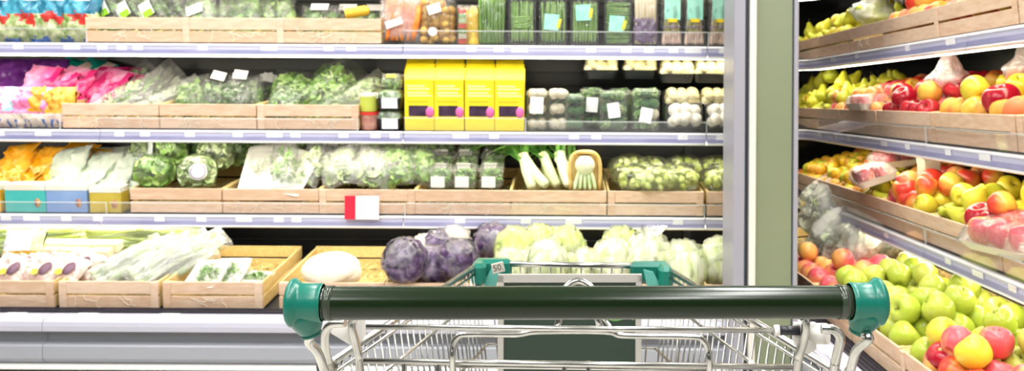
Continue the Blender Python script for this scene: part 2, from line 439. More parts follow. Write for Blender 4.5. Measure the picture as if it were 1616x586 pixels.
# ---- pillar between the two cases
def pil(x0, x1, y0, y1, m, name):
    return tag(ob_mb(name, MB().bbox(x0, x1, y0, y1, 0, 3.4, .003), m), kind='structure')
def ex(px, Y=3.06): return (px - PPX)/FPX*Y
pillar = pil(ex(1188), ex(1251), 3.062, 3.27, sage, 'pillar_panel')
pil(ex(1175.5), ex(1184), 3.075, 3.26, darkjoint, 'trim_1')
pil(ex(1182.5), ex(1193), 3.050, 3.26, cream, 'trim_2')
pil(ex(1250), ex(1253), 3.068, 3.26, darkjoint, 'trim_3')
pil(ex(1252.5), ex(1259.5), 3.052, 3.26, lavframe, 'trim_4')
pil(ex(1158), ex(1176), 3.058, 3.262, lavframe, 'trim_5')

# ---- right-hand case running towards the camera, with a rounded inner corner
right_case = tag(empty('refrigerated_case'), 'open refrigerated fruit case on the right with a rounded inner corner', 'display case')
YC = 4.42
RTAGS = {1: [1315, 1352, 1432, 1500], 2: [1294, 1318, 1340, 1396, 1433, 1497, 1555], 3: [1300, 1400, 1498, 1545, 1600], 0: []}
RMOD = {0: [1.2, 2.0, 2.9, YC], 1: [1.2, 2.0, 2.64, YC], 2: [1.2, 2.0, 2.955, YC], 3: [1.2, 2.0, 2.955, YC]}
for k in (0, 1, 2, 3):
    X = XR[k]; ys = RMOD[k]
    def tgs(a, b):
        out = []
        for i, px in enumerate(RTAGS[k]):
            y = FPX*(X-.015)/(px-PPX)
            if a < y < b: out.append((X, y, -90, i % 3 == 0))
        return out
    # walked from far to near so that the aisle stays on the right-hand side
    for a, b in zip(ys[:-2], ys[1:-1]):
        shelf(right_case, 'shelf', [(X, b-.0015), (X, a+.0015)], H+ZR[k], [(1, 0)]*2, tgs(a, b))
    a = ys[-2]
    path = fillet_path((.90, YC+.02), (X+.0, YC+.02), (X, a+.0015), .16, 8)
    dirs = []
    for i, p in enumerate(path):
        t = min(1, max(0, (i-1)/8)); dd = Vector((t, 1-t)).normalized()
        dirs.append((dd.x, dd.y))
    shelf(right_case, 'shelf', path, H+ZR[k], dirs, tgs(a, YC))
rb = ob_mb('back_panel', MB().box(1.80, 1.83, 1.0, 5.05, .3, 2.1), black, right_case)
for i in range(24):
    ob_mb('back_slat', MB().box(1.785, 1.80, 1.0, 5.0, .5+i*.066, .5+i*.066+.05), slatm, rb)
rb2 = ob_mb('back_panel', MB().box(.86, 1.80, 5.0, 5.03, .3, 2.1), M('dark_gloss_panel', '#1b1d22', rough=.12), right_case)
ob_mb('canopy', MB().bbox(.95, 1.83, 1.0, 5.05, 2.1, 2.28, .02), whitemet, right_case)
ob_mb('canopy_lamp', MB().bbox(1.0, 1.06, 1.1, 4.6, 2.075, 2.1, .005), MATS['canopy_glow'], right_case)
ob_mb('end_panel', MB().box(.94, 1.83, .97, 1.0, .05, 2.1), whitemet, right_case)
XB = .82
ob_mb('deck', MB().add([(XB+.04, 1.0, H-.822), (XB+.04, 5.0, H-.822), (1.8, 5.0, H-.822+.095), (1.8, 1.0, H-.822+.095), (XB+.04, 1.0, .12), (XB+.04, 5.0, .12), (1.8, 5.0, .12), (1.8, 1.0, .12)],
      [(3,2,1,0),(4,5,6,7),(0,1,5,4),(1,2,6,5),(2,3,7,6),(3,0,4,7)], 0, False), MATS['dark_deck'], right_case)
for a, b in ((1.0, 2.2), (2.2, 3.28)): bumper(right_case, [(XB, b-.001), (XB, a+.001)])
grille(right_case, T(XB+.072, 3.28, H-.806) @ RZ(-90), 2.28)
for y, red in ((3.02, 1), (2.3, 0), (2.75, 0)):
    ob_mb('price_label', MB().box(-.05, .05, -.03, .03, 0, .0012), M('coral_label', '#ee8a80', rough=.5) if red else paperw, right_case, T(XB+.045, y, H-.8055) @ RZ(-90))

# ---- clear acrylic guards standing on the shelf fronts
def guard(case, F, x0, x1, h, lift=.0):
    L = x1-x0; t = .003
    g = ob_mb('acrylic_guard', MB().box(0, L, -t, 0, 0, h), acryl, case, F @ T(x0, -.002, lift))
    mb = MB().box(-.001, L+.001, -t-.0006, .0006, h-.004, h+.0005).box(L-.004, L+.001, -t-.0006, .0006, 0, h)
    ob_mb('guard_edge', mb, acryl_edge, g)
    return g
def gpx(k, a, b, h): guard(main_case, FM[k], hit(FM[k], a, 340, 0).x, hit(FM[k], b, 340, 0).x, h)
gpx(1, 640, 1112, .062); gpx(1, 1114, 1160, .062); gpx(1, 4, 152, .062)
gpx(2, 640, 830, .060); gpx(2, 832, 1112, .048); gpx(2, 1114, 1160, .048); gpx(2, 4, 104, .062); gpx(2, 166, 568, .052)
gpx(3, 0, 170, .052); gpx(3, 174, 640, .052); gpx(3, 642, 1112, .056); gpx(3, 1114, 1160, .056)
for k, h in ((2, .06), (3, .062)):
    for a, b in ((2.0, 2.95), (2.96, 4.2)): guard(right_case, FR[k], -b, -a, h)
# ================================================================== wooden crates
def straw_mesh(wd, dp, n, seed, mat, zmax=.03, L=.09):
    r = random.Random(seed); mb = MB()
    for i in range(n):
        x = r.uniform(-wd/2+.02, wd/2-.02); y = r.uniform(.02, dp-.02); z = r.uniform(.004, zmax)
        a = r.uniform(0, 6.28); cv = r.uniform(-2.5, 2.5); l = r.uniform(.4, 1)*L; pts = []
        for k in range(5):
            pts.append(Vector((x, y, z + math.sin(k*.8)*.012*r.random()))); x += math.cos(a)*l/4; y += math.sin(a)*l/4; a += cv/4
            x = min(max(x, -wd/2+.015), wd/2-.015); y = min(max(y, .015), dp-.015)
        vs = []; fs = []
        for k, p in enumerate(pts):
            vs += [p+Vector((0, 0, .0012)), p+Vector((.0022, .0022, -.0004))]
        for k in range(4): fs.append((2*k, 2*k+1, 2*k+3, 2*k+2))
        mb.add(vs, fs, 0, False)
    return mb.mesh('straw', mat)
def raffia_mesh(seed, n=5):
    r = random.Random(seed); mb = MB()
    for i in range(n):
        x = r.uniform(-.14, .14); z = r.uniform(.045, .055); pts = []
        a = r.uniform(-2.4, -.7)
        for k in range(7):
            pts.append((x, -.004-.004*r.random(), z)); x += math.cos(a)*.011; z += math.sin(a)*.009; a += r.uniform(-1.0, 1.0)
            z = max(z, .004)
        mb.tube(smooth_path(pts, 3), .0011, 4)
    return mb.mesh('wood_wool_strand', raffia_m)
STRAW = {}
def slat(x0, x1, y0, y1, z0, z1): return MB().bbox(x0, x1, y0, y1, z0, z1, .0012)
def crate(wd, dp=.50, h=.106, batten=True, straw=True, strands=None):
    key = ('crate', round(wd, 3), dp, h, batten, straw)
    def build():
        c = empty('wooden_crate'); t = .008; x = wd/2
        def part(n, *a, m=wood): ob_mb(n, slat(*a), m, c)
        for z0, z1 in ((.004, h*.47), (h*.545, h)):
            part('slat', -x, x, 0, t, z0, z1)
            part('slat', -x, x, dp-t, dp, z0+.004, z1+.004, m=wood_in)
            for s in (-1, 1):
                a, b = sorted((s*x, s*(x-t)))
                part('slat', a, b, t, dp-t, z0, z1, m=wood_in)
        for s in (-1, 1):
            for yy in (t, dp-t-.02):
                a, b = sorted((s*(x-t), s*(x-t-.02))); part('corner_post', a, b, yy, yy+.02, .006, h-.004, m=wood_in)
            if batten:
                a, b = sorted((s*(x-.001), s*(x-.030))); part('end_batten', a, b, -.004, 0, .004, h-.001)
        nb = 5; bw = (dp-.02)/nb
        for i in range(nb): part('base_board', -x+t, x-t, .01+i*bw, .01+i*bw+bw-.012, .004, .010, m=wood_in)
        if straw:
            if wd not in STRAW: STRAW[wd] = straw_mesh(wd, dp, 800, 3, straw_m, zmax=.05)
            tag(ob('straw', STRAW[wd], c), kind='stuff')
        return c
    c = inst(key, build)
    if strands is not None:
        tag(ob('wood_wool_strands', raffia_mesh(strands), c), kind='stuff')
    return c
def crates(F, k, spans, labels, right=False, cat='crate', group=None, batten=None, strands=(), front=.012):
    for i, (a, b) in enumerate(spans):
        if right: u0, u1 = -b, -a
        else: u0, u1 = hit(F, a, 460 if k == 4 else 340, front).x, hit(F, b, 460 if k == 4 else 340, front).x
        wd = round((u1-u0-.004)*50)/50
        c = crate(wd, batten=(batten[i] if batten else i % 2 == 0), strands=(i+k*10 if i in strands else None))
        c.matrix_basis = F @ T((u0+u1)/2, front, .0015)
        tag(c, labels[i], cat, group)
crates(FM[1], 1, [(150, 300), (300, 456), (456, 606)], ['pale wooden crate of herb bags with lime labels, top shelf', 'pale wooden crate of bagged lettuce, middle of the top shelf', 'pale wooden crate beside the carrot bags, top shelf'], batten=[0, 1, 0], strands=(0, 1, 2))
crates(FM[2], 2, [(107, 257), (257, 411), (411, 569)], ['pale wooden crate beside the pink bags, second shelf', 'pale wooden crate of curly parsley, second shelf', 'pale wooden crate of bagged lettuce beside the round tubs'], batten=[0, 0, 1], strands=(0, 1, 2))
crates(FM[3], 3, [(206, 351), (351, 505), (505, 655), (656, 806), (806, 956), (957, 1112), (1114, 1215)], ['pale wooden crate of round wrapped lettuces, third shelf', 'pale wooden crate of white trays, third shelf', 'pale wooden crate behind the red and white shelf sign', 'pale wooden crate of clear plastic punnets', 'pale wooden crate of leeks', 'pale wooden crate of bagged brussels sprouts', 'pale wooden crate cut off by the pillar, third shelf'], batten=[0, 0, 1, 0, 0, 1, 0], strands=(1, 3))
crates(FM[4], 4, [(-75, 88), (90, 253), (254, 417), (440, 606), (608, 772), (776, 940), (944, 1106), (1110, 1240)], ['pale wooden crate of pink salad packs, bottom left', 'pale wooden crate of long bagged spring onions, bottom row', 'nearly empty pale wooden crate holding two white trays', 'pale wooden crate with one big white cauliflower', 'pale wooden crate of wrapped red cabbages', 'pale wooden crate of pale cabbages behind the trolley', 'pale wooden crate of film-bagged cabbages, bottom row', 'pale wooden crate beside the pillar, bottom row'], batten=[1, 1, 1, 0, 0, 0, 0, 0], strands=(1, 2))
RY1 = [(1.95, 2.38), (2.385, 2.92), (2.925, 3.40), (3.405, 3.80), (3.805, 4.25), (4.255, 4.72)]
RY2 = [(1.9, 2.375), (2.38, 2.95), (2.955, 3.46), (3.465, 3.93), (3.935, 4.30), (4.305, 4.74)]
RY3 = [(2.0, 2.465), (2.47, 2.95), (2.955, 3.41), (3.415, 3.83), (3.835, 4.28), (4.285, 4.74)]
RY4 = [(1.6, 2.03), (2.035, 2.465), (2.47, 2.90), (2.905, 3.33), (3.335, 3.76), (3.765, 4.19), (4.195, 4.62)]
pos = ['nearest the viewer', 'second from the viewer', 'third from the viewer', 'fourth from the viewer', 'fifth from the viewer', 'sixth from the viewer', 'at the far corner']
for k, spans, nm in ((1, RY1, 'top fruit shelf'), (2, RY2, 'second fruit shelf'), (3, RY3, 'third fruit shelf'), (4, RY4, 'bottom fruit bin')):
    crates(FR[k], k, spans, ['pale wooden crate on the %s, %s' % (nm, pos[i]) for i in range(len(spans))], right=True, batten=[1, 1, 0, 0, 0, 0, 0] if k != 3 else [0]*7)

# ================================================================== shopping trolley
CY = 0.83
CART = T(.0215, CY, 0) @ RZ(2.0)
CI = CART.inverted()
def C(px, py, Y): return CI @ P(px, py, Y)
cart = tag(empty('shopping_trolley'), 'chrome wire shopping trolley with dark green handle and teal corners', 'trolley')
cart.matrix_basis = CART
hgreen = M('dark_green_handle_vinyl', '#13240f', '#172812', scale=6, rough=.2, coat=.0, spec=.4)
teal = M('teal_plastic', '#177a68', '#0f6b5c', scale=8, rough=.28)
teal2 = M('pale_teal_plastic', '#63b3a6', rough=.4)
white_pl = M('white_nylon', '#e6e3de', rough=.4)
hz = H - .193
xl, xr = C(519, 478, .845).x, C(1350, 476, .815).x + .003
hl, hr = C(503, 479, CY), C(1341, 475, CY)
zc = hz
# handle grip
hd = ob_mb('handle_grip', MB().tube([(xl-.03, 0, zc), (xl+.004, 0, zc), ((xl+xr)/2, 0, zc), (xr-.004, 0, zc), (xr+.03, 0, zc)], .0157, 32), hgreen, cart)
ob_mb('handle_ring', MB().tube([(xr-.012, 0, zc), (xr-.002, 0, zc)], .0164, 32), M('clear_dark_band', '#3b4438', rough=.15), hd)
ob_mb('handle_ring', MB().tube([(xl+.002, 0, zc), (xl+.010, 0, zc)], .0164, 32), MATS['clear_dark_band'], hd)
def end_cap(s, x):
    mb = MB()
    # sleeve over the grip, flaring into a domed flange, then a spout that takes the steel rod
    prof = [(0, .0172), (.0015, .0182), (.005, .0178), (.019, .0180), (.022, .0192), (.026, .0226), (.0295, .0222), (.0322, .0185), (.0335, .011), (.034, .0)]
    def fn(u, v):
        i = v*(len(prof)-1); a, r = prof[int(round(i))]; g = u*2*math.pi
        return (x+s*a, r*math.cos(g), zc + r*math.sin(g)*(1.04 if math.sin(g) > 0 else 1.0))
    mb.grid(fn, 36, len(prof)-1, cu=True)
    c = ob_mb('end_cap', mb, teal, cart)
    mb = MB()
    p0 = Vector((x+s*.019, .004, zc-.006)); p1 = Vector((x+s*.013, .009, zc-.031))
    path = [p0.lerp(p1, t) for t in (0, .3, .6, .9, 1)]
    mb.tube(path, [.0190, .0182, .0145, .0105, .0085], 28)
    mb.tube([p0.lerp(p1, .97), p0.lerp(p1, 1.05)], .0098, 28)
    ob_mb('cap_spout', mb, teal, c)
    return p1
pl = end_cap(-1, xl); prr = end_cap(1, xr)
def rod(name, pts, r=.0038, m=chrome, sm=5, n=10, parent=None):
    return ob_mb(name, MB().tube(smooth_path(pts, sm) if sm else pts, r, n), m, parent or cart)
# rods from the caps to the chassis
zb = .16
rod('handle_post', [pl, C(487, 540, .845), C(501, 556, .86), C(512, 586, .88), C(528, 640, .93), Vector((-.245, .16, .55)), Vector((-.235, .18, zb))], .0046)
rod('handle_post', [prr, C(1372, 534, .83), C(1352, 553, .85), C(1342, 586, .87), C(1328, 640, .92), Vector((.245, .16, .55)), Vector((.235, .18, zb))], .0046)
# hooked ends of the rear frame
rod('rear_hook', [C(545, 510, .93), C(524, 512, .935), C(514, 524, .94), C(513, 546, .955), C(518, 572, .975), C(524, 600, .99), Vector((-.24, .22, .62))], .0046)
rod('rear_hook', [C(1296, 519, .92), C(1316, 521, .92), C(1326, 534, .925), C(1323, 552, .94), C(1318, 572, .955), C(1312, 600, .97), Vector((.25, .22, .62))], .0052)
rod('rear_upright', [C(563, 498, .945), C(556, 508, .945), C(556, 521, .945), C(561, 540, .95), C(566, 565, .955), C(570, 600, .965), Vector((-.205, .17, .55)), Vector((-.20, .18, zb+.05))], .0046)
rod('rear_upright', [C(1262, 506, .935), C(1270, 503, .935), C(1272, 520, .935), C(1268, 540, .94), C(1260, 566, .945), C(1256, 600, .955), Vector((.205, .17, .55)), Vector((.20, .18, zb+.05))], .0048)
# white hinge blocks
def plate(pix, Y, th, name, m):
    pts = [C(a, b, Y) for a, b in pix]; n = len(pts); d = Vector((0, th, 0))
    vs = pts + [p+d for p in pts]
    fs = [tuple(range(n))[::-1], tuple(range(n, 2*n))] + [(i, (i+1) % n, n+(i+1) % n, n+i) for i in range(n)]
    return ob_mb(name, MB().add(vs, fs, 0, False), m, cart)
plate([(522, 502), (572, 502), (573, 536), (566, 546), (554, 546), (523, 527)], .955, .016, 'hinge_plate', white_pl)
plate([(1256, 512), (1290, 512), (1288, 552), (1276, 560), (1262, 556), (1254, 540)], .945, .010, 'hinge_plate', white_pl)
a, b = C(1278, 527, .955), C(1306, 527, .945)
ob_mb('hinge_roller', MB().tube([a, b], .0112, 24), white_pl, cart)
# gate bars
L0, R0 = C(572, 516, .985), C(1240, 522, .945)
rod('gate_bar', [L0, L0.lerp(R0, .5), R0], .0032, sm=0, n=12)
ob_mb('bar_sleeve', MB().tube([C(1229, 522, .946), C(1262, 522, .944)], .0052, 16), M('black_sleeve', '#23232a', rough=.35), cart)
ob_mb('bar_collar', MB().tube([C(1222, 522, .9465), C(1230, 522, .946)], .0062, 16), white_pl, cart)
g = .992
rod('seat_frame', [C(714, 640, 1.03), C(714, 575, g), C(715, 548, g), C(721, 533, g), C(738, 528, g), C(815, 528, g), C(848, 523.5, g), C(955, 523.5, g), C(985, 530, g), C(1090, 532, g), C(1110, 538, g), C(1118, 554, g), C(1120, 580, g), C(1120, 640, 1.03)], .0036, sm=6)
rod('gate_bar', [C(574, 570, 1.0), C(900, 575, 1.0), C(1252, 580, .99)], .0034, sm=0)
rod('gate_bar', [C(708, 578, 1.005), C(1120, 584, 1.005)], .0024, sm=0)
for px in (638, 692, 891, 929, 1185): rod('gate_upright', [C(px, 572, 1.0), C(px, 650, 1.03)], .0030, sm=0)
rod('seat_arch', [C(878, 519, .975), C(882, 506, .975), C(886, 480, .98), C(893, 454, .985), C(913, 443.5, .99), C(933, 454, .985), C(940, 480, .98), C(944, 506, .975), C(949, 519, .975)], .0040, sm=6)
rod('seat_arch', [C(950, 500, .99), C(957, 508, .99), C(964, 517, .985)], .0022, sm=4)
# basket
BZ = H-.315; BT = .34
NL, NR = C(517, 577, 1.03), C(1322, 588, 1.015)
FL, FR_ = C(757, 416, 1.68), C(1047, 421, 1.66)
def side_pt(s, t, dz):
    a, b = (NL, FL) if s < 0 else (NR, FR_)
    p = a.lerp(b, t); k = dz/BT
    p = p + Vector((-s*.055*k*(1-.3*t), -(.05)*k if t > .8 else 0, -dz)); return p
for s in (-1, 1):
    rim = [side_pt(s, 0, 0), side_pt(s, .5, 0), side_pt(s, 1, 0)]
    rod('basket_rim', rim, .0052, sm=0, n=10)
    rod('basket_rim', [p + Vector((-s*.003, 0, -.012)) for p in rim], .0026, sm=0)
    for dz in (.055, .15, .24, .33):
        rod('side_rail', [side_pt(s, 0, dz), side_pt(s, 1, dz)], .0026, sm=0)
    wm = MB().tube([(0, 0, 0), (0, 0, -1)], 1, 6, caps=False)
    for i in range(27):
        t = .02 + i*.0365
        rod('side_wire', [side_pt(s, t, 0), side_pt(s, t, .335)], .0016, sm=0, n=6, m=chrome2)
ob_mb('rim_knob', MB().tube([NL-Vector((.004, .010, -.002)), NL+Vector((.004, .006, -.004))], .0085, 14), chrome2, cart)
# front wall
f0, f1 = side_pt(-1, 1, 0), side_pt(1, 1, 0); 
rod('front_rim', [f0, f1], .0056, sm=0, n=12)
rod('front_rail', [f0+Vector((.0, 0, -.022)), f1+Vector((0, 0, -.022))], .0020, sm=0)
for dz in (.055, .15, .24, .33): rod('front_rail', [side_pt(-1, 1, dz), side_pt(1, 1, dz)], .0022, sm=0)
for i in range(1, 18):
    t = i/18; rod('front_wire', [f0.lerp(f1, t), side_pt(-1, 1, .335).lerp(side_pt(1, 1, .335), t)], .0015, sm=0, n=6, m=chrome2)
for i in range(12):   # floor of the basket
    t = i/11; rod('floor_wire', [side_pt(-1, 0, .335).lerp(side_pt(1, 0, .335), t), side_pt(-1, 1, .335).lerp(side_pt(1, 1, .335), t)], .0018, sm=0, n=6, m=chrome2)
# teal corner bumpers with pale clips
def corner(s, f):
    d = -s; mb = MB()
    L = .062 if s < 0 else .064
    x0, x1 = sorted((f.x+s*.010, f.x+d*L))
    mb.bbox(x0, x1, f.y-.014, f.y+.016, f.z-.030, f.z+.009, .007)
    y0 = f.y
    xs = sorted((f.x+s*.013, f.x-s*.014))
    mb.bbox(xs[0], xs[1], f.y-.050, f.y+.016, f.z-.036, f.z+.008, .008)
    c = ob_mb('corner_bumper', mb, teal, cart)
    q = f + Vector((d*.020, -.030, -.020))
    vs = [q+Vector((d*a, yy, z)) for yy in (-.003, .003) for a, z in ((.004, .016), (.022, .020), (.012, -.026), (-.012, -.026), (-.008, -.006))]
    fs = [(0,1,2,3,4), (9,8,7,6,5)] + [(i, (i+1) % 5, 5+(i+1) % 5, 5+i) for i in range(5)]
    ob_mb('bumper_clip', MB().add(vs, fs, 0, False), teal2, c)
    return c
cl = corner(-1, f0); cr = corner(1, f1)
tagp = C(786, 423, 1.61)
tg = ob_mb('coin_tag', MB().bbox(-.0135, .0135, -.0015, .0015, -.0115, .0115, .0012), M('grey_tag', '#c9c4b8', rough=.5), cl, T(*tagp) @ RY(-14) @ SCL(.85))
def text_mesh(body, size, mat, parent, mtx, name='printed_number'):
    cu = bpy.data.curves.new('txt', 'FONT'); cu.body = body; cu.size = size; cu.align_x = 'CENTER'; cu.align_y = 'CENTER'; cu.extrude = .0002
    o = bpy.data.objects.new('txt', cu); COL.objects.link(o)
    dg = bpy.context.evaluated_depsgraph_get(); me = bpy.data.meshes.new_from_object(o.evaluated_get(dg)); me.name = name
    bpy.data.objects.remove(o); me.materials.clear(); me.materials.append(mat)
    return ob(name, me, parent, mtx)
text_mesh('50.', .019, M('dark_print', '#3c3c38', rough=.6), tg, T(0, -.0018, 0) @ RX(90))
# advert board hung inside the front wall
bx0, bx1 = C(787, 437, 1.60), C(1014, 441, 1.585); bz = bx0.z+.004
BH = .205
bd = ob_mb('advert_board', MB().bbox(bx0.x, bx1.x, bx0.y-.004, bx0.y+.006, bz-BH, bz, .002), M('board_green', '#2f3f35', rough=.35), cart)
fw = .010
for nm, a in (('board_frame', (bx0.x-.001, bx1.x+.001, bz-.014, bz+.002)), ('board_frame', (bx0.x-.001, bx0.x+fw, bz-BH, bz)), ('board_frame', (bx1.x-fw, bx1.x+.001, bz-BH, bz)), ('board_frame', (bx0.x-.001, bx1.x+.001, bz-BH-.002, bz-BH+.010))):
    ob_mb(nm, MB().bbox(a[0], a[1], bx0.y-.007, bx0.y-.003, a[2], a[3], .001), M('light_grey_frame', '#b9b6af', rough=.4), bd)
lc = C(972, 489, 1.588); ring = [(lc.x+.026*math.cos(i*math.pi/16), bx0.y-.0045, lc.z+.024*math.sin(i*math.pi/16)) for i in range(33)]
ob_mb('round_emblem', MB().tube(ring, .0014, 6, caps=False).box(lc.x-.0008, lc.x+.0008, bx0.y-.0052, bx0.y-.004, lc.z-.024, lc.z), M('emblem_green', '#5f9a52', rough=.5), bd)
ob_mb('rivet', MB().tube([(C(1000, 508, 1.588).x, bx0.y-.0058, C(1000, 508, 1.588).z), (C(1000, 508, 1.588).x, bx0.y-.003, C(1000, 508, 1.588).z)], .0018, 10), chrome2, bd)
# chassis and castors (below the picture)
rod('chassis_rail', [Vector((-.235, .18, zb)), Vector((-.22, .5, zb)), Vector((-.16, .86, zb))], .009, sm=4)
rod('chassis_rail', [Vector((.235, .18, zb)), Vector((.22, .5, zb)), Vector((.16, .86, zb))], .009, sm=4)
rod('chassis_bar', [Vector((-.235, .18, zb)), Vector((.235, .18, zb))], .008, sm=0)
rod('chassis_bar', [Vector((-.16, .86, zb)), Vector((.16, .86, zb))], .008, sm=0)
for s in (-1, 1): rod('basket_strut', [Vector((s*.2, .35, zb)), side_pt(s, .25, .335)], .007, sm=0)
for x, y in ((-.235, .18), (.235, .18), (-.16, .86), (.16, .86)):
    ob_mb('castor_fork', MB().bbox(x-.02, x+.02, y-.02, y+.02, .09, zb, .004).bbox(x-.022, x-.017, y-.015, y+.03, .05, .1, .002).bbox(x+.017, x+.022, y-.015, y+.03, .05, .1, .002), chrome2, cart)
    ob_mb('wheel', MB().tube([(x-.014, y+.01, .06), (x+.014, y+.01, .06)], .06, 24), M('grey_rubber', '#55565a', rough=.6), cart)

# shelf sign, red and white, hung on the third rail
p = hit(FM[3], 571, 328, -.03)
sg = empty('shelf_sign'); sg.matrix_basis = FM[3] @ T(p.x, -.03, p.z) @ RX(-6)
hw, hh = 27/1375*3.6, 18.5/1375*3.6
ob_mb('card', MB().box(-hw+.045, hw, -.001, .001, -hh, hh), M('sign_white', '#e9e6ee', rough=.35), sg)
ob_mb('red_strip', MB().box(-hw, -hw+.045, -.001, .001, -hh, hh), M('sign_red', '#dd2742', rough=.35), sg)
ob_mb('holder', MB().box(-hw-.002, hw+.002, .0015, .003, -hh-.003, hh+.003).box(-hw, hw, .003, .022, -.012, -.008), acryl, sg)
tag(sg, 'red and white shelf sign hanging on the third price rail', 'sign')
# ================================================================== produce makers
V3 = Vector
lf_lettuce = M('lettuce_green', '#8fc64e', '#cbe896', scale=35, rough=.5)
lf_dark = M('herb_dark_green', '#44752f', '#86b65c', scale=40, rough=.55)
lf_mid = M('leaf_mid_green', '#689f46', '#b4d88a', scale=40, rough=.5)
lf_pale = M('pale_leaf', '#b9d68c', '#e3eec6', scale=25, rough=.5)
lf_white = M('white_green_leaf', '#dfe8cb', '#f4f6e8', scale=25, rough=.5)
lf_yellow = M('celery_green', '#b7d84a', '#dbe98a', scale=25, rough=.45, stretch=(1, 1, .3))
stem_m = M('fruit_stem', '#6b5a34', rough=.8)
lime_m = M('lime_label', '#9ad32c', rough=.5)
tealab = M('mint_label', '#8fd6c0', '#a8e0cd', scale=30, rough=.45)
yelab = M('yellow_label', '#f0d21e', rough=.45)
def leaf(mb, pos, d, up, L, W, curl, ruf, r, mi=0):
    d = d.normalized(); side = d.cross(up)
    side = side.normalized() if side.length > 1e-4 else d.orthogonal().normalized()
    nrm = side.cross(d); vs = []; fs = []
    prof = (.35, .9, 1.0, .55)
    for i in range(4):
        t = i/3; c = pos + d*L*t + nrm*(curl*L*t*t)
        for j in (-1, 0, 1):
            vs.append(c + side*(j*W/2*prof[i]) + nrm*((abs(j)*.25*W) + ruf*r.uniform(-1, 1)*abs(j)))
    for i in range(3):
        for j in range(2): fs.append((i*3+j, i*3+j+1, i*3+j+4, i*3+j+3))
    mb.add(vs, fs, mi, True)
def cluster(seed, n, R, L, W, curl=-.3, ruf=.01, inner=.45, zmin=-.4, press=None):
    r = random.Random(seed); mb = MB()
    for i in range(n):
        while True:
            d = V3((r.gauss(0, 1), r.gauss(0, 1), r.gauss(0, 1))).normalized()
            if d.z > zmin: break
        k = r.uniform(inner, .9); pos = V3((d.x*R[0]*k, d.y*R[1]*k, d.z*R[2]*k))
        dd = (d + V3((r.uniform(-.9, .9), r.uniform(-.9, .9), r.uniform(-.4, .9)))*.8)
        leaf(mb, pos, dd, V3((r.uniform(-1, 1), r.uniform(-1, 1), r.uniform(-1, 1))), L*r.uniform(.7, 1.1), W*r.uniform(.7, 1.1), curl, ruf, r)
    if press:
        for i, (x, y, z) in enumerate(mb.v):
            k = (abs(x/press[0])**3 + abs(y/press[1])**3 + abs(z/press[2])**3)**(1/3)
            if k > 1: mb.v[i] = (x/k, y/k, z/k)
    return mb
MESH = {}
def cm(key, fn):
    if key not in MESH: MESH[key] = fn()
    return MESH[key]
def nz(p, s, seed=0): return noise.noise(V3(p)*s + V3((seed*3.1, seed*1.7, seed*.9)))
def pillow(wd, h, d, seed, mi=None, wr=.004, n=18, seal=.06):
    """sealed pillow bag standing in the xz plane, base at z=0"""
    mb = MB()
    for sgn in (-1, 1):
        def fn(u, v):
            x = (u*2-1); z = v
            e = max(0, 1-abs(x)**4)**.5 * max(0, 1-abs(min(1, abs(v*2-1)/(1-seal)))**3)**.6
            pinch = 1 - .10*math.exp(-((v-.5)/.5)**2*0) * 0
            wob = nz((x*2, z*3, sgn), 2.2, seed)*wr*2.5 + nz((x*5, z*7, sgn), 2.0, seed)*wr + (.5-abs(nz((x*3+z*2, z*4-x*2, sgn), 2.6, seed+5)))*wr*1.6*e
            xx = x*wd/2*(1 - .06*e*0 + .05*abs(v*2-1)**6)
            return (xx + wob*.6, sgn*(d/2*e + .0006) + wob*(e*.8+.25), z*h + wob*.6*(abs(x) > .8))
        mb.grid(fn, n, n+2, mifn=(lambda u, v: mi(u, v, sgn)) if mi else None)
    return mb
def card(wd, h, m, name='label', th=.0008):
    return cm(('card', wd, h, m.name), lambda: MB().box(-wd/2, wd/2, -th, 0, -h/2, h/2).mesh(name, m))
def leaf_bag(seed=1, wd=.14, h=.24, d=.06, m=None, lab=None, fl=None, n=70, L=.05, W=.03, labz=.55, ruf=.006, name='salad_bag'):
    """clear bag holding leaves, with a paper label"""
    key = ('lb', seed, wd, h, d, m.name, lab, n, L, fl.name if fl else 0, labz, name)
    def build():
        b = empty(name)
        mb = cluster(seed, n, (wd*.42, d*.42, h*.40), L, W, ruf=ruf, zmin=-1, press=(wd*.47, d*.52, h*.46))
        lv = ob_mb('leaves', mb, m, b, T(0, 0, h*.44))
        ob_mb('film', pillow(wd, h, d*1.15, seed), fl or film, b)
        if lab:
            cols = {'white': paperw, 'lime': lime_m, 'mint': tealab, 'yellow': yelab}
            lm = cols[lab]
            c = ob('label', card(wd*.45, h*.22, paperw if lab == 'lime' else lm), b); c.matrix_basis = T(0, -d*.58-.003, h*labz) @ RX(-4)
            if lab == 'lime':
                c2 = ob('label_patch', card(wd*.36, h*.10, lime_m), c); c2.matrix_basis = T(0, -.0012, -h*.07)
        return b
    return inst(key, build)
def lathe_smooth(prof, n=20, sub=3):
    pts = smooth_path([(p[0], 0, p[1]) for p in prof], sub)
    return MB().lathe([(max(0, p.x), p.z) for p in pts], n)
APPLE = [(0, -.62), (.12, -.74), (.34, -.86), (.62, -.76), (.86, -.46), (.99, -.05), (1.0, .25), (.90, .58), (.66, .82), (.40, .86), (.20, .74), (.07, .60), (0, .56)]
PEAR = [(0, -.90), (.18, -.98), (.5, -.95), (.85, -.62), (.95, -.20), (.82, .25), (.56, .65), (.40, 1.0), (.30, 1.28), (.18, 1.40), (0, 1.42)]
ROUND = [(0, -.93), (.3, -.9), (.7, -.68), (.95, -.25), (1.0, .1), (.9, .45), (.62, .8), (.3, .95), (.08, .92), (0, .9)]
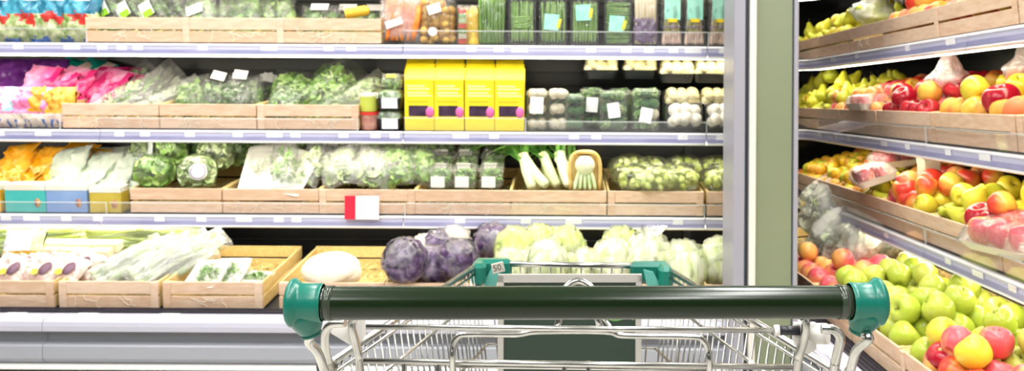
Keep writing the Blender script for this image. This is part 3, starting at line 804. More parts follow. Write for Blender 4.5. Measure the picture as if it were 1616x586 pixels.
def fruit(kind, prof, m, R=.042, name='apple', stem=True, n=18):
    def build():
        mb = lathe_smooth([(a*R, b*R) for a, b in prof], n)
        for i, v in enumerate(mb.v):
            k = 1 + .035*nz(v, 20, len(kind)); ang = math.atan2(v[1], v[0]); k *= 1+.012*math.cos(5*ang)
            mb.v[i] = (v[0]*k, v[1]*k, v[2])
        o = ob_mb(name, mb, m)
        if stem:
            top = prof[-1][1]*R
            ob_mb('stem', MB().tube(smooth_path([(0, 0, top-.002), (.002, 0, top+.008), (.006, .001, top+.017)], 2), .0014, 5), stem_m, o)
        return o
    return inst(('fruit', kind, R), build)
m_green = blush('green_apple_skin', '#a6b83c', '#c0c656', gain=6, rand=.6, rough=.24)
m_yel = blush('yellow_apple_skin', '#e6d23a', '#d8c93e', gain=6, rand=.6, rough=.28)
m_bi = blush('blushed_apple_skin', '#ecc14c', '#d8402f', gain=13, rand=.55, lo=.25, hi=.85)
m_red = blush('red_apple_skin', '#c8323a', '#a31328', gain=10, rand=.3, rough=.18)
m_pink = blush('pink_apple_skin', '#ecb25e', '#dd5560', gain=12, rand=.45, lo=.2, hi=.75)
m_peach = blush('peach_skin', '#efb648', '#e77e4c', gain=11, rand=.5, rough=.5)
m_pear = blush('pear_skin', '#d9d23c', '#c3cb3e', gain=5, rand=.6, rough=.38)
m_plum = blush('yellow_plum_skin', '#ecc82c', '#e3a83a', gain=16, rand=.7, rough=.3)
FK = {'green': (APPLE, m_green, 'apple'), 'yellow': (APPLE, m_yel, 'apple'), 'bi': (APPLE, m_bi, 'apple'), 'red': (APPLE, m_red, 'apple'), 'pink': (APPLE, m_pink, 'apple'),
      'peach': (ROUND, m_peach, 'peach'), 'pear': (PEAR, m_pear, 'pear'), 'plum': (ROUND, m_plum, 'plum'), 'mango': (ROUND, m_pink, 'mango')}
SAY = {'green': 'glossy green apple', 'yellow': 'yellow apple', 'bi': 'red-blushed yellow apple', 'red': 'dark red apple', 'pink': 'pink-blushed apple', 'peach': 'orange peach', 'pear': 'yellow-green pear', 'plum': 'yellow plum', 'mango': 'pink-yellow mango'}
def one_fruit(kind, R): 
    p, m, nme = FK[kind]
    return fruit(kind, p, m, R, nme, stem=kind not in ('plum', 'peach', 'mango'))
ROWS = ['front-row', 'second-row', 'third-row', 'fourth-row', 'fifth-row', 'sixth-row', 'last-row']
def heap(F, y0, y1, v0, v1, base, R, pick, where, seed, top=.5, lean=40, rise=0):
    """one packed layer of fruit in a crate plus some heaped on top"""
    r = random.Random(seed); u0, u1 = -y1+.02+R, -y0-.02-R; P1 = []
    nv = max(1, int((v1-v0-2*R)/(R*1.78))+1); nu = max(1, int((u1-u0)/(R*2.04))+1)
    def place(u, v, wz, row):
        k = pick((u-u0)/max(u1-u0, .01), (v-v0)/(v1-v0), r); s = r.uniform(.93, 1.06)
        o = one_fruit(k, R)
        o.matrix_basis = F @ T(u, v, wz) @ RZ(r.uniform(0, 360)) @ RX(r.gauss(0, lean)) @ RY(r.gauss(0, lean)) @ SCL(s)
        tag(o, '%s %s %s' % (row, SAY[k], where), FK[k][2], 'fruit %s' % where)
    for j in range(nv):
        off = (R*1.02 if j % 2 else 0)
        for i in range(nu - (1 if j % 2 else 0)):
            u = u0+off+i*R*2.04; v = v0+R+j*R*1.78
            place(u+r.uniform(-.003, .003), v+r.uniform(-.003, .003), base+R+rise*j*R, ROWS[min(j, 6)])
            if r.random() < top and j < nv-1 and i < nu-1:
                P1.append((u+R*1.02, v+R*.6, base+R+R*1.5+rise*j*R))
    for u, v, wz in P1: 
        if u < u1+.01: place(u, v, wz, 'upper-layer')

# ------------------------------------------------------------------ right-hand fruit case
def mixof(**kw):
    ks, ws = list(kw), list(kw.values())
    return lambda a, b, r: r.choices(ks, ws)[0]
S1, S2, S3, S4 = FR[1], FR[2], FR[3], FR[4]
heap(S1, *RY1[5], .02, .40, .06, .038, mixof(pear=2, yellow=1), 'on the top fruit shelf beside the pillar', 18, top=.8)
heap(S1, *RY1[4], .02, .40, .06, .040, lambda a, b, r: 'peach' if a > .75 and b < .3 else r.choice(['pear', 'yellow', 'pear']), 'on the top fruit shelf in the fifth crate', 1, top=.8)
heap(S1, *RY1[2], .02, .40, .055, .040, mixof(bi=2, peach=2), 'on the top fruit shelf in the third crate', 3, top=.7)
heap(S1, *RY1[1], .02, .40, .045, .040, mixof(bi=2, peach=1), 'on the top fruit shelf in the second crate', 4, top=.35)
heap(S2, *RY2[5], .02, .46, .06, .034, mixof(pear=3, plum=1), 'on the second fruit shelf beside the pillar', 19, top=.7, rise=.1)
heap(S2, *RY2[4], .02, .46, .06, .037, lambda a, b, r: 'pear' if b > .22 or a < .4 else r.choice(['pink', 'peach', 'pear']), 'in the pear crate on the second fruit shelf', 6, top=1, rise=.42)
heap(S2, *RY2[3], .02, .46, .06, .039, lambda a, b, r: r.choice(['red', 'bi', 'pink', 'bi']) if b > .25 else r.choice(['pink', 'peach', 'pink']), 'on the second fruit shelf in the fourth crate', 5, top=.85, rise=.22)
heap(S2, *RY2[2], .02, .46, .065, .041, lambda a, b, r: r.choice(['red', 'red', 'bi', 'pink']) if b > .2 else r.choice(['red', 'red', 'peach', 'red']), 'in the red apple crate, second fruit shelf', 7, top=.8, rise=.15)
heap(S2, *RY2[1], .02, .46, .07, .042, lambda a, b, r: r.choice(['yellow', 'peach', 'bi', 'peach']), 'beside the tied plastic bag, second fruit shelf', 8, top=.3)
heap(S3, *RY3[5], .02, .46, .055, .031, mixof(plum=4, peach=1, pear=1), 'on the third fruit shelf beside the pillar', 20, top=.7, rise=.25)
heap(S3, *RY3[4], .02, .46, .055, .032, mixof(plum=4, peach=1, pear=1), 'on the third fruit shelf in the fifth crate', 9, top=.7, rise=.25)
heap(S3, *RY3[3], .02, .46, .055, .034, lambda a, b, r: r.choice(['plum', 'pear', 'peach']), 'on the third fruit shelf in the fourth crate', 10, top=.4, rise=.15)
heap(S3, *RY3[2], .02, .46, .07, .042, lambda a, b, r: r.choice(['bi', 'pink', 'red', 'yellow']) if b > .4 else (r.choice(['bi', 'pink']) if a < .4 else r.choice(['yellow', 'bi', 'yellow'])), 'on the third fruit shelf in the third crate', 21, top=.6, rise=.1)
heap(S3, *RY3[1], .02, .46, .07, .042, lambda a, b, r: r.choice(['bi', 'yellow', 'green', 'yellow']) if b > .45 else (r.choice(['yellow', 'pear']) if a < .5 else r.choice(['yellow', 'red', 'bi'])), 'on the third fruit shelf in the second crate', 11, top=.55, rise=.1)
heap(S3, *RY3[0], .02, .46, .07, .044, lambda a, b, r: r.choice(['yellow', 'bi', 'green']) if b > .5 else (r.choice(['yellow', 'pear']) if a < .3 else r.choice(['red', 'bi', 'pink'])), 'on the third fruit shelf in the nearest crate', 12, top=.5, rise=.1)
heap(S4, *RY4[4], .02, .40, .06, .043, mixof(mango=2, pink=1), 'in the bottom bin beyond the green apples', 13, top=.5)
heap(S4, *RY4[3], .02, .48, .06, .043, lambda a, b, r: 'green' if a > .3 or (b > .5 and a > .15) else 'mango', 'in the bottom bin in the fourth crate', 14, top=.7, rise=.08)
heap(S4, *RY4[2], .02, .48, .065, .045, mixof(green=1), 'in the bottom bin above the trolley cap', 15, top=.75, rise=.1)
heap(S4, *RY4[1], .02, .48, .06, .045, lambda a, b, r: 'green' if b > .42 or a < .15 else r.choice(['bi', 'pink', 'yellow']), 'in the bottom bin in the second crate', 16, top=.55, rise=.1)
heap(S4, *RY4[0], .02, .48, .06, .045, mixof(bi=2, pink=2, yellow=1), 'in the bottom bin in the nearest crate', 17, top=.4)
# single fruit that stand out
def solo(F, kind, R, px, py, v, label, rx=20, rz=30):
    put(one_fruit(kind, R), F, px, py, v, label, FK[kind][2], rx=rx, rz=rz)
solo(S2, 'red', .054, 1582, 160, .075, 'large shiny dark red apple at the crate edge, second fruit shelf', rx=15)
solo(S2, 'red', .046, 1428, 156, .065, 'dark red apple with a white glint at the crate edge', rx=30)
solo(S3, 'bi', .056, 1502, 275, .36, 'large red-orange apple standing highest on the third fruit shelf')
solo(S3, 'red', .052, 1552, 346, .07, 'large red apple beside the film-wrapped tray')
solo(S3, 'bi', .050, 1430, 302, .07, 'red and yellow apple at the left corner of the third shelf crate')
solo(S4, 'red', .046, 1492, 568, .07, 'bright crimson apple at the front of the bottom bin')
for i, (px, py, v) in enumerate(((1312, 118, .17), (1296, 128, .17), (1330, 131, .16), (1346, 128, .22), (1282, 138, .15), (1316, 147, .11), (1340, 147, .12), (1298, 150, .10), (1272, 146, .12), (1358, 146, .22), (1268, 158, .07), (1285, 160, .06))):
    put(one_fruit('pear', .043), S2, px, py, v, 'ripe yellow pear heaped highest on the second fruit shelf', 'pear', 'ripe pears heaped on the second fruit shelf', rx=(i*47) % 80-20, ry=(i*61) % 70-35, rz=i*50)
# crumpled bags
def poly_bag(seed, wd, h, m=None, inside=None):
    b = empty('plastic_bag')
    def prof(t): return (.30+.70*math.sin(min(1, t/.42)*math.pi/2)) if t < .42 else (1 - .86*((t-.42)/.36)**.8 if t < .78 else .14+ .42*((t-.78)/.22))
    def fn(u, v):
        a = u*2*math.pi; rr = wd/2*max(.1, prof(v)); q = nz((math.cos(a)*2, math.sin(a)*2, v*5), 1.4, seed)*.35 + nz((math.cos(a)*5, math.sin(a)*5, v*6), 1.6, seed)*.18
        rr *= 1+q
        return (rr*math.cos(a) + v*v*h*.18, rr*math.sin(a)*.8, v*h)
    ob_mb('film', MB().grid(fn, 26, 22, cu=True), m or film_milky, b)
    if inside:
        r = random.Random(seed)
        for i in range(inside[1]):
            p, mm, nme = FK[inside[0]]; key = ('inner', inside[0])
            me = cm(key, lambda: lathe_smooth([(x*.036, z*.036) for x, z in p], 14, 2).mesh(nme, mm))
            a = i*2.4; o = ob(nme, me, b, T(wd*.24*math.cos(a)*(i > 0), wd*.20*math.sin(a)*(i > 0), .038+.02*(i % 3)))
    return b
put(poly_bag(3, .17, .27, inside=('pink', 5)), S2, 1500, 172, .16, 'tied translucent plastic bag of fruit on the second fruit shelf', 'plastic bag')
put(poly_bag(4, .17, .26, inside=('peach', 4)), S2, 1628, 160, .22, 'translucent plastic bag at the right picture edge', 'plastic bag')
put(poly_bag(5, .22, .20, m=film_milky, inside=('green', 4)), S1, 1375, 42, .14, 'pale film bag of green fruit on the top fruit shelf', 'plastic bag', ry=25)
put(poly_bag(8, .18, .16, m=film_milky, inside=('yellow', 3)), S1, 1395, 22, .34, 'cream plastic bag lying behind the green fruit bag, top fruit shelf', 'plastic bag', ry=60)
# film-wrapped trays
tray_white = M('white_foam_tray', '#efeee8', rough=.6)
tray_black = M('black_plastic_tray', '#1c1d20', rough=.3)
def tray_mb(wd, dp, h, t=.003, fl=.86):
    mb = MB(); ring = []
    def rr(w_, d_, z, n=5, rad=.02):
        out = []
        for cx, cy, a0 in ((1, 1, 0), (-1, 1, 90), (-1, -1, 180), (1, -1, 270)):
            for k in range(n):
                a = math.radians(a0+90*k/(n-1)); out.append((cx*(w_/2-rad)+rad*math.cos(a), cy*(d_/2-rad)+rad*math.sin(a), z))
        return out
    rows = [rr(wd*fl, dp*fl, 0), rr(wd*.97, dp*.97, h*.85), rr(wd, dp, h), rr(wd-2*t, dp-2*t, h), rr(wd*.95-2*t, dp*.95-2*t, h*.85), rr(wd*fl-2*t, dp*fl-2*t, t)]
    m = len(rows[0]); vs = [p for r_ in rows for p in r_]; fs = []
    for i in range(len(rows)-1):
        for k in range(m): fs.append((i*m+k, i*m+(k+1) % m, (i+1)*m+(k+1) % m, (i+1)*m+k))
    fs.append(tuple(range(m))[::-1]); fs.append(tuple((len(rows)-1)*m+k for k in range(m)))
    return mb.add(vs, fs, 0, False)
def dome_film(wd, dp, z0, h, seed, wr=.004):
    def fn(u, v):
        x, y = u*2-1, v*2-1; e = (max(0, 1-x**6)*max(0, 1-y**6))**.5
        return (x*wd/2, y*dp/2, z0 + h*e + nz((x*3, y*3, 0), 2, seed)*wr*e)
    return MB().grid(fn, 14, 12)
def fruit_tray(kind, R, seed, nx=3, ny=2):
    b = empty('fruit_tray'); wd, dp = nx*R*2.1+.02, ny*R*2.1+.02
    ob_mb('tray', tray_mb(wd, dp, .028), tray_white, b)
    p, mm, nme = FK[kind]; r = random.Random(seed)
    me = cm(('intray', kind, R), lambda: lathe_smooth([(x*R, z*R) for x, z in p], 16, 2).mesh(nme, mm))
    for i in range(nx):
        for j in range(ny): ob(nme, me, b, T((i-(nx-1)/2)*R*2.05, (j-(ny-1)/2)*R*2.05, R+.002) @ RX(r.uniform(-30, 30)) @ RY(r.uniform(-30, 30)))
    ob_mb('film', dome_film(wd, dp, .028, R*1.25, seed), film, b)
    return b
put(fruit_tray('pink', .034, 1), S3, 1380, 290, .05, 'film-wrapped white tray of pink fruit tipped over the third fruit shelf', 'fruit pack', rx=14, rz=-8, dz=.01)
put(fruit_tray('pink', .032, 2), S3, 1437, 268, .40, 'film-wrapped white tray of pink fruit at the back of the third shelf', 'fruit pack', rz=6)
put(fruit_tray('pink', .032, 5), S3, 1410, 268, .24, 'film-wrapped pink fruit tray between two other trays, third shelf', 'fruit pack', rz=3, dz=.02)
put(fruit_tray('pink', .044, 3), S3, 1612, 388, .08, 'film-wrapped white tray of red apples at the right picture edge', 'fruit pack', rx=10, rz=10, dz=.0)
put(fruit_tray('pink', .030, 4), S2, 1372, 168, .06, 'film-wrapped tray of pink fruit beside the dark red apples', 'fruit pack', dz=-.01)
ct = empty('carton'); ob_mb('body', MB().bbox(-.04, .04, -.03, .03, 0, .13, .003), M('cream_carton', '#d9d6c0', '#cfcbb2', scale=20, rough=.5), ct); ob_mb('flap', MB().bbox(-.04, .04, -.032, -.029, .10, .135, .001), MATS['cream_carton'], ct)
put(ct, S3, 1466, 300, .20, 'small cream carton standing behind the apples, third fruit shelf', 'carton', ry=12)
# bagged greens in the far bottom bin
r = random.Random(5)
gs = [(1270, 350, .20), (1298, 338, .27), (1325, 345, .33), (1282, 378, .16), (1318, 378, .26), (1352, 372, .36), (1390, 384, .42), (1285, 322, .26), (1265, 318, .24), (1362, 352, .42), (1268, 400, .12), (1330, 392, .24), (1300, 395, .18), (1420, 385, .48)]
for i, (px, py, v) in enumerate(gs):
    b = leaf_bag(20+i % 3, .20, .22, .10, (lf_white, lf_pale, lf_white)[i % 3], None, film_white if i % 2 else film, n=80, L=.07, W=.05)
    put(b, S4, px, py+14, v, 'film bag of pale greens in the far bottom fruit bin', 'salad bag', 'film bags of greens in the far bottom bin', rx=-50, ry=r.uniform(-40, 40), rz=r.uniform(-30, 30))

# ------------------------------------------------------------------ top shelf of the vegetable case
A1, A2, A3, A4 = FM[1], FM[2], FM[3], FM[4]
# printed pillow bags
def print_bag(key, wd, h, d, mats, mi, seed, name='printed_bag', wr=.009):
    return inst(('pb', key), lambda: ob_mb(name, pillow(wd, h, d, seed, mi, wr=wr, n=20), mats))
blu = M('teal_blue_film', '#125f80', '#4fa6c0', scale=9, rough=.2); sal = M('salad_window', '#7c9a4c', '#d7d9b0', scale=30, rough=.25); redp = M('red_print', '#c8372f', rough=.3); navy = M('navy_print', '#2f63b5', rough=.3); whb = M('white_band', '#eef2f2', rough=.3)
def mi_blue(u, v, s):
    v += .10*nz((u*3, v*4, 0), 1.5, 4); u += .12*nz((u*4, v*3, 2), 1.3, 6)
    if v > .45: return 0 if not (.72 < v < .8) else 4  # teal-blue upper part, crossed by a narrow white band
    if v > .28 and .25 < u < .75: return 2
    return 1 if v > .06 else 3
for i, (px, v, rz) in enumerate(((8, .05, 4), (52, .06, -6), (95, .05, 5), (134, .05, -3), (30, .16, 3), (75, .17, -4), (118, .16, 3))):
    o = print_bag('blue%d' % (i % 2), .15, .25, .07, [blu, sal, redp, navy, whb], mi_blue, 11+i % 2)
    stand(o, A1, px, v, 'teal-blue printed salad bag at the left of the top shelf', 'salad bag', 'teal-blue salad bags on the top shelf', rx=-12, rz=rz, wz=.003)
for i, (px, ry, lab) in enumerate(((170, -30, 'lime'), (205, -32, 'lime'), (240, -30, 'lime'), (272, -28, None), (290, -25, None))):
    b = leaf_bag(31+i % 2, .12, .30, .05, lf_dark, lab, film, n=60, L=.07, W=.03, labz=.52)
    put(b, A1, px+22, 66, .10+.012*i, 'dark herb bag with a lime and white label leaning in the crate' if lab else 'dark herb bag without label leaning in the top shelf crate', 'herb bag', 'herb bags leaning in the top shelf crate', rx=-12, ry=ry)
for i, (px, v, ry) in enumerate(((322, .12, -20), (352, .18, 10), (385, .12, -8), (415, .16, 12), (442, .14, -15), (372, .3, 0), (425, .32, 5))):
    b = leaf_bag(34+i % 3, .16, .22, .08, (lf_mid, lf_lettuce, lf_mid)[i % 3], 'white' if i == 0 else None, film_milky if i < 2 else film, n=60, L=.06, W=.045)
    put(b, A1, px, 60, v, 'film bag of green lettuce in the middle top shelf crate', 'salad bag', 'lettuce bags in the middle top shelf crate', rx=-30, ry=ry)
for i, (px, v, lab) in enumerate(((500, .14, 'white'), (545, .2, 'white'), (588, .24, 'white'), (475, .24, None))):
    b = leaf_bag(37+i % 2, .17, .17, .06, lf_dark, lab, film, n=50, L=.05, W=.035, labz=.75)
    put(b, A1, px, 56, v, 'low dark green herb bag in the crate left of the carrots' if lab else 'leafy bag rising behind the crate left of the carrots', 'herb bag', 'herb bags in the crate left of the carrots' if lab else None, rx=-40)
# corn cob lying in the crate, packed corn
corn_m = M('corn_yellow', '#f2c21d', '#f7dd57', scale=160, rough=.4, bump=.8, bscale=190)
def cob_mb(L, R):
    mb = MB()
    def fn(u, v):
        a = u*2*math.pi; k = math.sin(min(1, (1-v)*4+.25)*math.pi/2)*(1 if v < .8 else 1)
        rr = R*k*(1+.05*math.cos(a*12))*(1+.03*math.cos(v*90)); return (rr*math.cos(a), rr*math.sin(a), v*L)
    return mb.grid(fn, 36, 30, cu=True)
o = ob_mb('corn_cob', cob_mb(.10, .021), corn_m); put(o, A1, 545, 22, .06, 'yellow corn cob lying in the crate left of the carrots', 'corn', ry=80, rz=8)
# carrots and potatoes in bags
carrot_m = M('carrot_orange', '#ee7b1e', '#f39a45', scale=40, rough=.5)
def carrot_bag():
    b = empty('carrot_bag'); r = random.Random(2)
    me = MB().tube([(0, 0, 0), (0, 0, .03), (0, 0, .10), (0, 0, .15)], [.006, .012, .017, .012], 10).mesh('carrot', carrot_m)
    for i in range(14):
        ob('carrot', me, b, T(-.055+.022*(i % 6), -.02+.022*(i//6), .012+.018*(i//6)) @ RY(r.uniform(-10, 16)))
    ob_mb('film', pillow(.17, .25, .085, 4), film_milky, b)
    c = ob('label', card(.07, .03, paperw), b); c.matrix_basis = T(-.02, -.045, .085) @ RX(-6) @ RY(-20)
    return b
stand(carrot_bag(), A1, 634, .06, 'clear bag of orange carrots beside the crate, top shelf', 'carrots', rx=-6)
stand(carrot_bag(), A1, 645, .17, 'second carrot bag standing behind, milky film', 'carrots', rx=-10, wz=.02)
potato_m = M('yellow_potato', '#d9b25c', '#c79a44', scale=30, rough=.6)
def potato_bag():
    b = empty('potato_bag'); r = random.Random(3)
    me = cm('potato', lambda: lathe_smooth([(x*.019, z*.021) for x, z in ROUND], 12, 2).mesh('potato', potato_m))
    for i in range(34):
        z = .02+.03*(i//6); ob('potato', me, b, T(-.052+.022*(i % 6)+r.uniform(-.004, .004), -.012+.02*(i % 2)+r.uniform(-.006, .006), z+r.uniform(-.006, .006)) @ RX(r.uniform(0, 180)))
    ob_mb('film', pillow(.15, .22, .075, 9), film_clear, b)
    c = ob('label', card(.055, .04, paperw), b); c.matrix_basis = T(-.01, -.042, .145) @ RY(-18)
    c = ob('label', cm('disc', lambda: MB().tube([(0, -.001, 0), (0, 0, 0)], .019, 20).mesh('label', M('pinkish_label', '#e8dcdc', rough=.5))), b); c.matrix_basis = T(-.015, -.042, .05)
    return b
stand(potato_bag(), A1, 692, .06, 'net-clear bag of small yellow potatoes, top shelf', 'potatoes', rx=-6)
def corn_pack():
    b = empty('corn_pack'); ob_mb('corn_cob', cob_mb(.155, .024), corn_m, b, T(.022, 0, .002)); ob_mb('corn_cob', cob_mb(.15, .022), corn_m, b, T(-.020, .012, .002))
    for i, c in enumerate(('#d8574b', '#e9e3cf', '#6d9a55', '#d8574b', '#b9c9a0', '#7fa761', '#d8574b')):
        ob_mb('printed_band', MB().box(-.040, -.008, -.014, -.0125, .004+i*.021, .004+i*.021+.019), M('band_%d' % i, c, rough=.4), b)
    ob_mb('film', pillow(.10, .165, .058, 6), film_clear, b); return b
stand(corn_pack(), A1, 740, .05, 'two yellow corn cobs packed with a striped band', 'corn', rx=-4)
# beans
bean_m = M('bean_green', '#6fa03c', '#93bf5e', scale=25, rough=.45); bean_p = M('pea_pod_green', '#86b551', '#a5cc72', scale=25, rough=.45)
def bean_me(L, R, m, key):
    return cm(key, lambda: MB().tube([(R*.8*math.sin(t*3.1), 0, L*t) for t in (0, .06, .25, .5, .75, .94, 1)], [R*.3, R*.8, R, R, R, R*.8, R*.3], 7).mesh('bean', m))
def bean_bundle():
    b = empty('bean_bundle'); r = random.Random(1); me = bean_me(.20, .0038, bean_m, 'thinbean')
    for i in range(46): ob('bean', me, b, T(-.046+.0088*(i % 11)+r.uniform(-.002, .002), -.012+.009*(i//11), .002) @ RZ(r.uniform(0, 360)) @ RX(r.uniform(-3, 3)) @ SCL((1, 1, r.uniform(.9, 1.1))))
    ob_mb('film', pillow(.115, .225, .062, 12), film_clear, b); return b
stand(bean_bundle(), A1, 777, .05, 'tall bag of thin green beans standing on the top shelf', 'green beans', rx=-3)
def bean_tray(seed, horiz=False, lab=None):
    b = empty('bean_tray'); r = random.Random(seed); W, Hh = .118, .195
    ob_mb('tray', tray_mb(W, Hh, .035), tray_black, b, T(0, .02, Hh/2) @ RX(90))
    me = bean_me(Hh*.9, .0062, bean_p, 'pod')
    if not horiz:
        for i in range(16): ob('bean', me, b, T(-.043+.0123*(i % 8), -.002+.010*(i//8), .010) @ RZ(r.uniform(0, 360)) @ RX(r.uniform(-2, 2)) @ RY(r.uniform(-2, 2)))
    else:
        me = bean_me(W*.86, .0042, bean_m, 'shortbean')
        for i in range(38): ob('bean', me, b, T(-W*.43, -.004+.009*(i % 2), .014+.0092*(i//2)) @ RY(90+r.uniform(-3, 3)))
    if seed == 1:
        for i in range(6): ob('bean', me, b, T(-.04, -.010, .075+.008*i) @ RY(80+r.uniform(-8, 8)) @ SCL((1, 1, .45)))
    ob_mb('film', MB().grid(lambda u, v: ((u-.5)*W*.98, -.016-.006*math.sin(u*math.pi)*math.sin(v*math.pi), v*Hh), 8, 8), film_clear, b)
    if lab is not None:
        c = ob('label', card(.062, .066, tealab), b); c.matrix_basis = T(-.006, -.0235, lab) @ RY(-3 if seed % 2 else 4)
        c2 = ob('label_patch', card(.015, .04, M('olive_yellow', '#c9c84a', rough=.5)), c); c2.matrix_basis = T(.032, -.001, -.004) @ RY(12)
    return b
for i, (px, hz_, lab, t) in enumerate(((824, False, None, 'black tray of green pods without label, top shelf'), (872, False, .095, 'black tray of green pods with mint label set low'), (921, False, .135, 'black tray of green pods with a wide mint label near the top'), (973, True, .09, 'black tray of beans lying crosswise with mint label'))):
    stand(bean_tray(i+1, hz_, lab), A1, px, .05, t, 'green beans', rx=-4)
    if i > 0: stand(bean_tray(i+11, False, None), A1, px, .13, 'black tray of green pods standing behind the front row' , 'green beans', 'bean trays in the back row', rx=-4)
# white asparagus sleeve, green asparagus packs
spear_w = M('white_asparagus', '#f0e6cc', '#e6d3a8', scale=20, rough=.5); purple_s = M('purple_sleeve', '#6d5a78', '#85758c', scale=30, rough=.3)
def asp_sleeve():
    b = empty('asparagus_sleeve'); r = random.Random(4)
    me = MB().tube([(0, 0, 0), (0, 0, .15), (0, 0, .20), (0, 0, .225)], [.0085, .0085, .0075, .003], 9).mesh('spear', spear_w)
    for i in range(12): ob('spear', me, b, T(-.036+.0145*(i % 6), -.008+.017*(i//6), .006))
    ob_mb('sleeve', pillow(.105, .125, .05, 7, seal=.01), purple_s, b)
    ob_mb('film', pillow(.11, .23, .055, 8), film_clear, b); return b
stand(asp_sleeve(), A1, 1016, .05, 'white asparagus in a purple sleeve', 'asparagus', rx=-3)
spear_g = M('green_asparagus', '#8ea84a', '#e6cdb6', scale=9, rough=.5, c3='#c5bd78', stretch=(1, 1, 1)); band_p = M('purple_band', '#9a78c0', rough=.5)
spear_b = M('pinkish_spear_butt', '#e8d2c0', '#d9b7a6', scale=30, rough=.5)
def asp_pack(seed):
    b = empty('asparagus_pack'); r = random.Random(seed)
    me = cm('spear2', lambda: MB().tube([(0, 0, .05), (0, 0, .10), (0, 0, .18), (0, 0, .21)], [.0075, .0065, .0055, .002], 8).mesh('spear', spear_g))
    mb_ = cm('butt', lambda: MB().tube([(0, 0, 0), (0, 0, .012), (0, 0, .035), (0, 0, .052)], [.008, .0105, .0095, .0076], 9).mesh('spear_butt', spear_b))
    for i in range(12):
        x = -.034+.0136*(i % 6); sp = ob('spear', me, b, T(x*.82, -.008+.015*(i//6), .004) @ RY(-x*60)); ob('spear_butt', mb_, sp, T(x*.10, 0, r.uniform(-.003, .006)))
    ob_mb('rubber_band', MB().tube([(.040*math.cos(a*math.pi/10), .022*math.sin(a*math.pi/10), .078) for a in range(21)], .0022, 6), band_p, b)
    c = ob('label', card(.066, .095, tealab), b); c.matrix_basis = T(0, -.026, .155)
    c2 = ob('label_patch', card(.04, .014, yelab), c); c2.matrix_basis = T(0, -.001, -.050)
    ob_mb('film', pillow(.092, .225, .056, 20+seed), film_clear, b); return b
for i, px in enumerate((1057, 1092, 1131, 1166)):
    stand(asp_pack(1), A1, px, .05, ('green asparagus pack next to the purple sleeve', 'green asparagus pack left of the rail joint', 'green asparagus pack right of the rail joint', 'green asparagus pack half hidden by the pillar')[i], 'asparagus', rx=-3)

# ------------------------------------------------------------------ second shelf
pur = M('purple_film', '#6a2a86', '#8b45a6', scale=12, rough=.2); tea = M('teal_film', '#14978a', '#2fb3a4', scale=12, rough=.22); pk = M('pink_film', '#f36cae', '#fcb0d4', scale=10, rough=.25); pkd = M('magenta_film', '#d81f72', '#e8468c', scale=12, rough=.25); ltb = M('pale_blue_print', '#a9d3e6', '#e6f0f4', scale=12, rough=.3); org = M('orange_print', '#f2a31f', '#f6c25a', scale=15, rough=.3); crm = M('cream_print', '#f0e2cc', '#e9cfc8', scale=20, rough=.3)
one = lambda u, v, s: 0
for i, (px, v, rz) in enumerate(((10, .26, 8), (50, .28, -6), (28, .36, 4))):
    o = print_bag('purple', .17, .26, .07, [pur], one, 21); put(o, A2, px, 172, v, 'shiny purple salad bag lying behind the pink bags', 'salad bag', 'purple salad bags on the second shelf', rx=-35, rz=rz)
for i, (px, v) in enumerate(((80, .30), (115, .33))):
    o = print_bag('teal', .16, .26, .06, [tea, crm], lambda u, v, s: 1 if .62 < u < .85 else 0, 22); put(o, A2, px, 168, v, ('teal bag beside the purple bags, second shelf', 'teal bag with a pale stripe, second shelf')[i], 'salad bag', rx=-40, ry=12, rz=-10)
for i in range(8):
    px = 42+i*17; o = print_bag('pink%d' % (i % 2), .16, .25, .055, [pk if i < 5 else pk, pkd, crm], lambda u, v, s: 2 if v < .22 else (1 if u > .8 else 0), 23+i % 2)
    put(o, A2, px, 190, .12+.012*i, 'pink salad bag in the overlapping row, second shelf', 'salad bag', 'pink salad bags in a row', rx=-26-(i*5) % 13, ry=8+(i*7) % 9-4, rz=-14-(i*11) % 14)
for i in range(3):
    o = print_bag('mag', .13, .22, .05, [pkd], one, 26); put(o, A2, 150+i*14, 172, .30+.03*i, 'magenta bag at the back behind the crate of greens', 'salad bag', 'magenta bags behind the crate', rx=-35, rz=-10)
def mi_front(u, v, s):
    if v < .3: return 3 if (u*5) % 1 < .3 and v < .2 else 0
    if .35 < u < .75 and v > .35: return 1
    return 2
for i, (px, cols) in enumerate(((10, [crm, ltb, pk, navy]), (55, [crm, org, pk, navy]), (88, [crm, org, org, navy]))):
    o = print_bag('front%d' % i, .14, .17, .06, cols, mi_front, 28+i); stand(o, A2, px, .04, ('pink and pale blue printed bag behind the acrylic guard, far left', 'cream and orange printed bag behind the guard', 'orange printed bag beside the crate of greens')[i], 'salad bag', rx=-14, wz=.004)
r = random.Random(8)
for i, (px, py, v, ry) in enumerate(((165, 190, .06, 55), (195, 186, .10, 50), (222, 184, .14, 52), (240, 190, .06, 60), (180, 176, .22, 45), (215, 172, .26, 48))):
    b = leaf_bag(40+i % 3, .10, .30, .05, (lf_pale, lf_mid, lf_white)[i % 3], None, film_milky if i % 2 else film, n=45, L=.10, W=.03)
    put(b, A2, px-22, py-6, v, 'long film bag of leafy greens fanned out beside the pink bags', 'salad bag', 'long film bags in the crate beside the pink bags', rx=-35, ry=ry, rz=6)
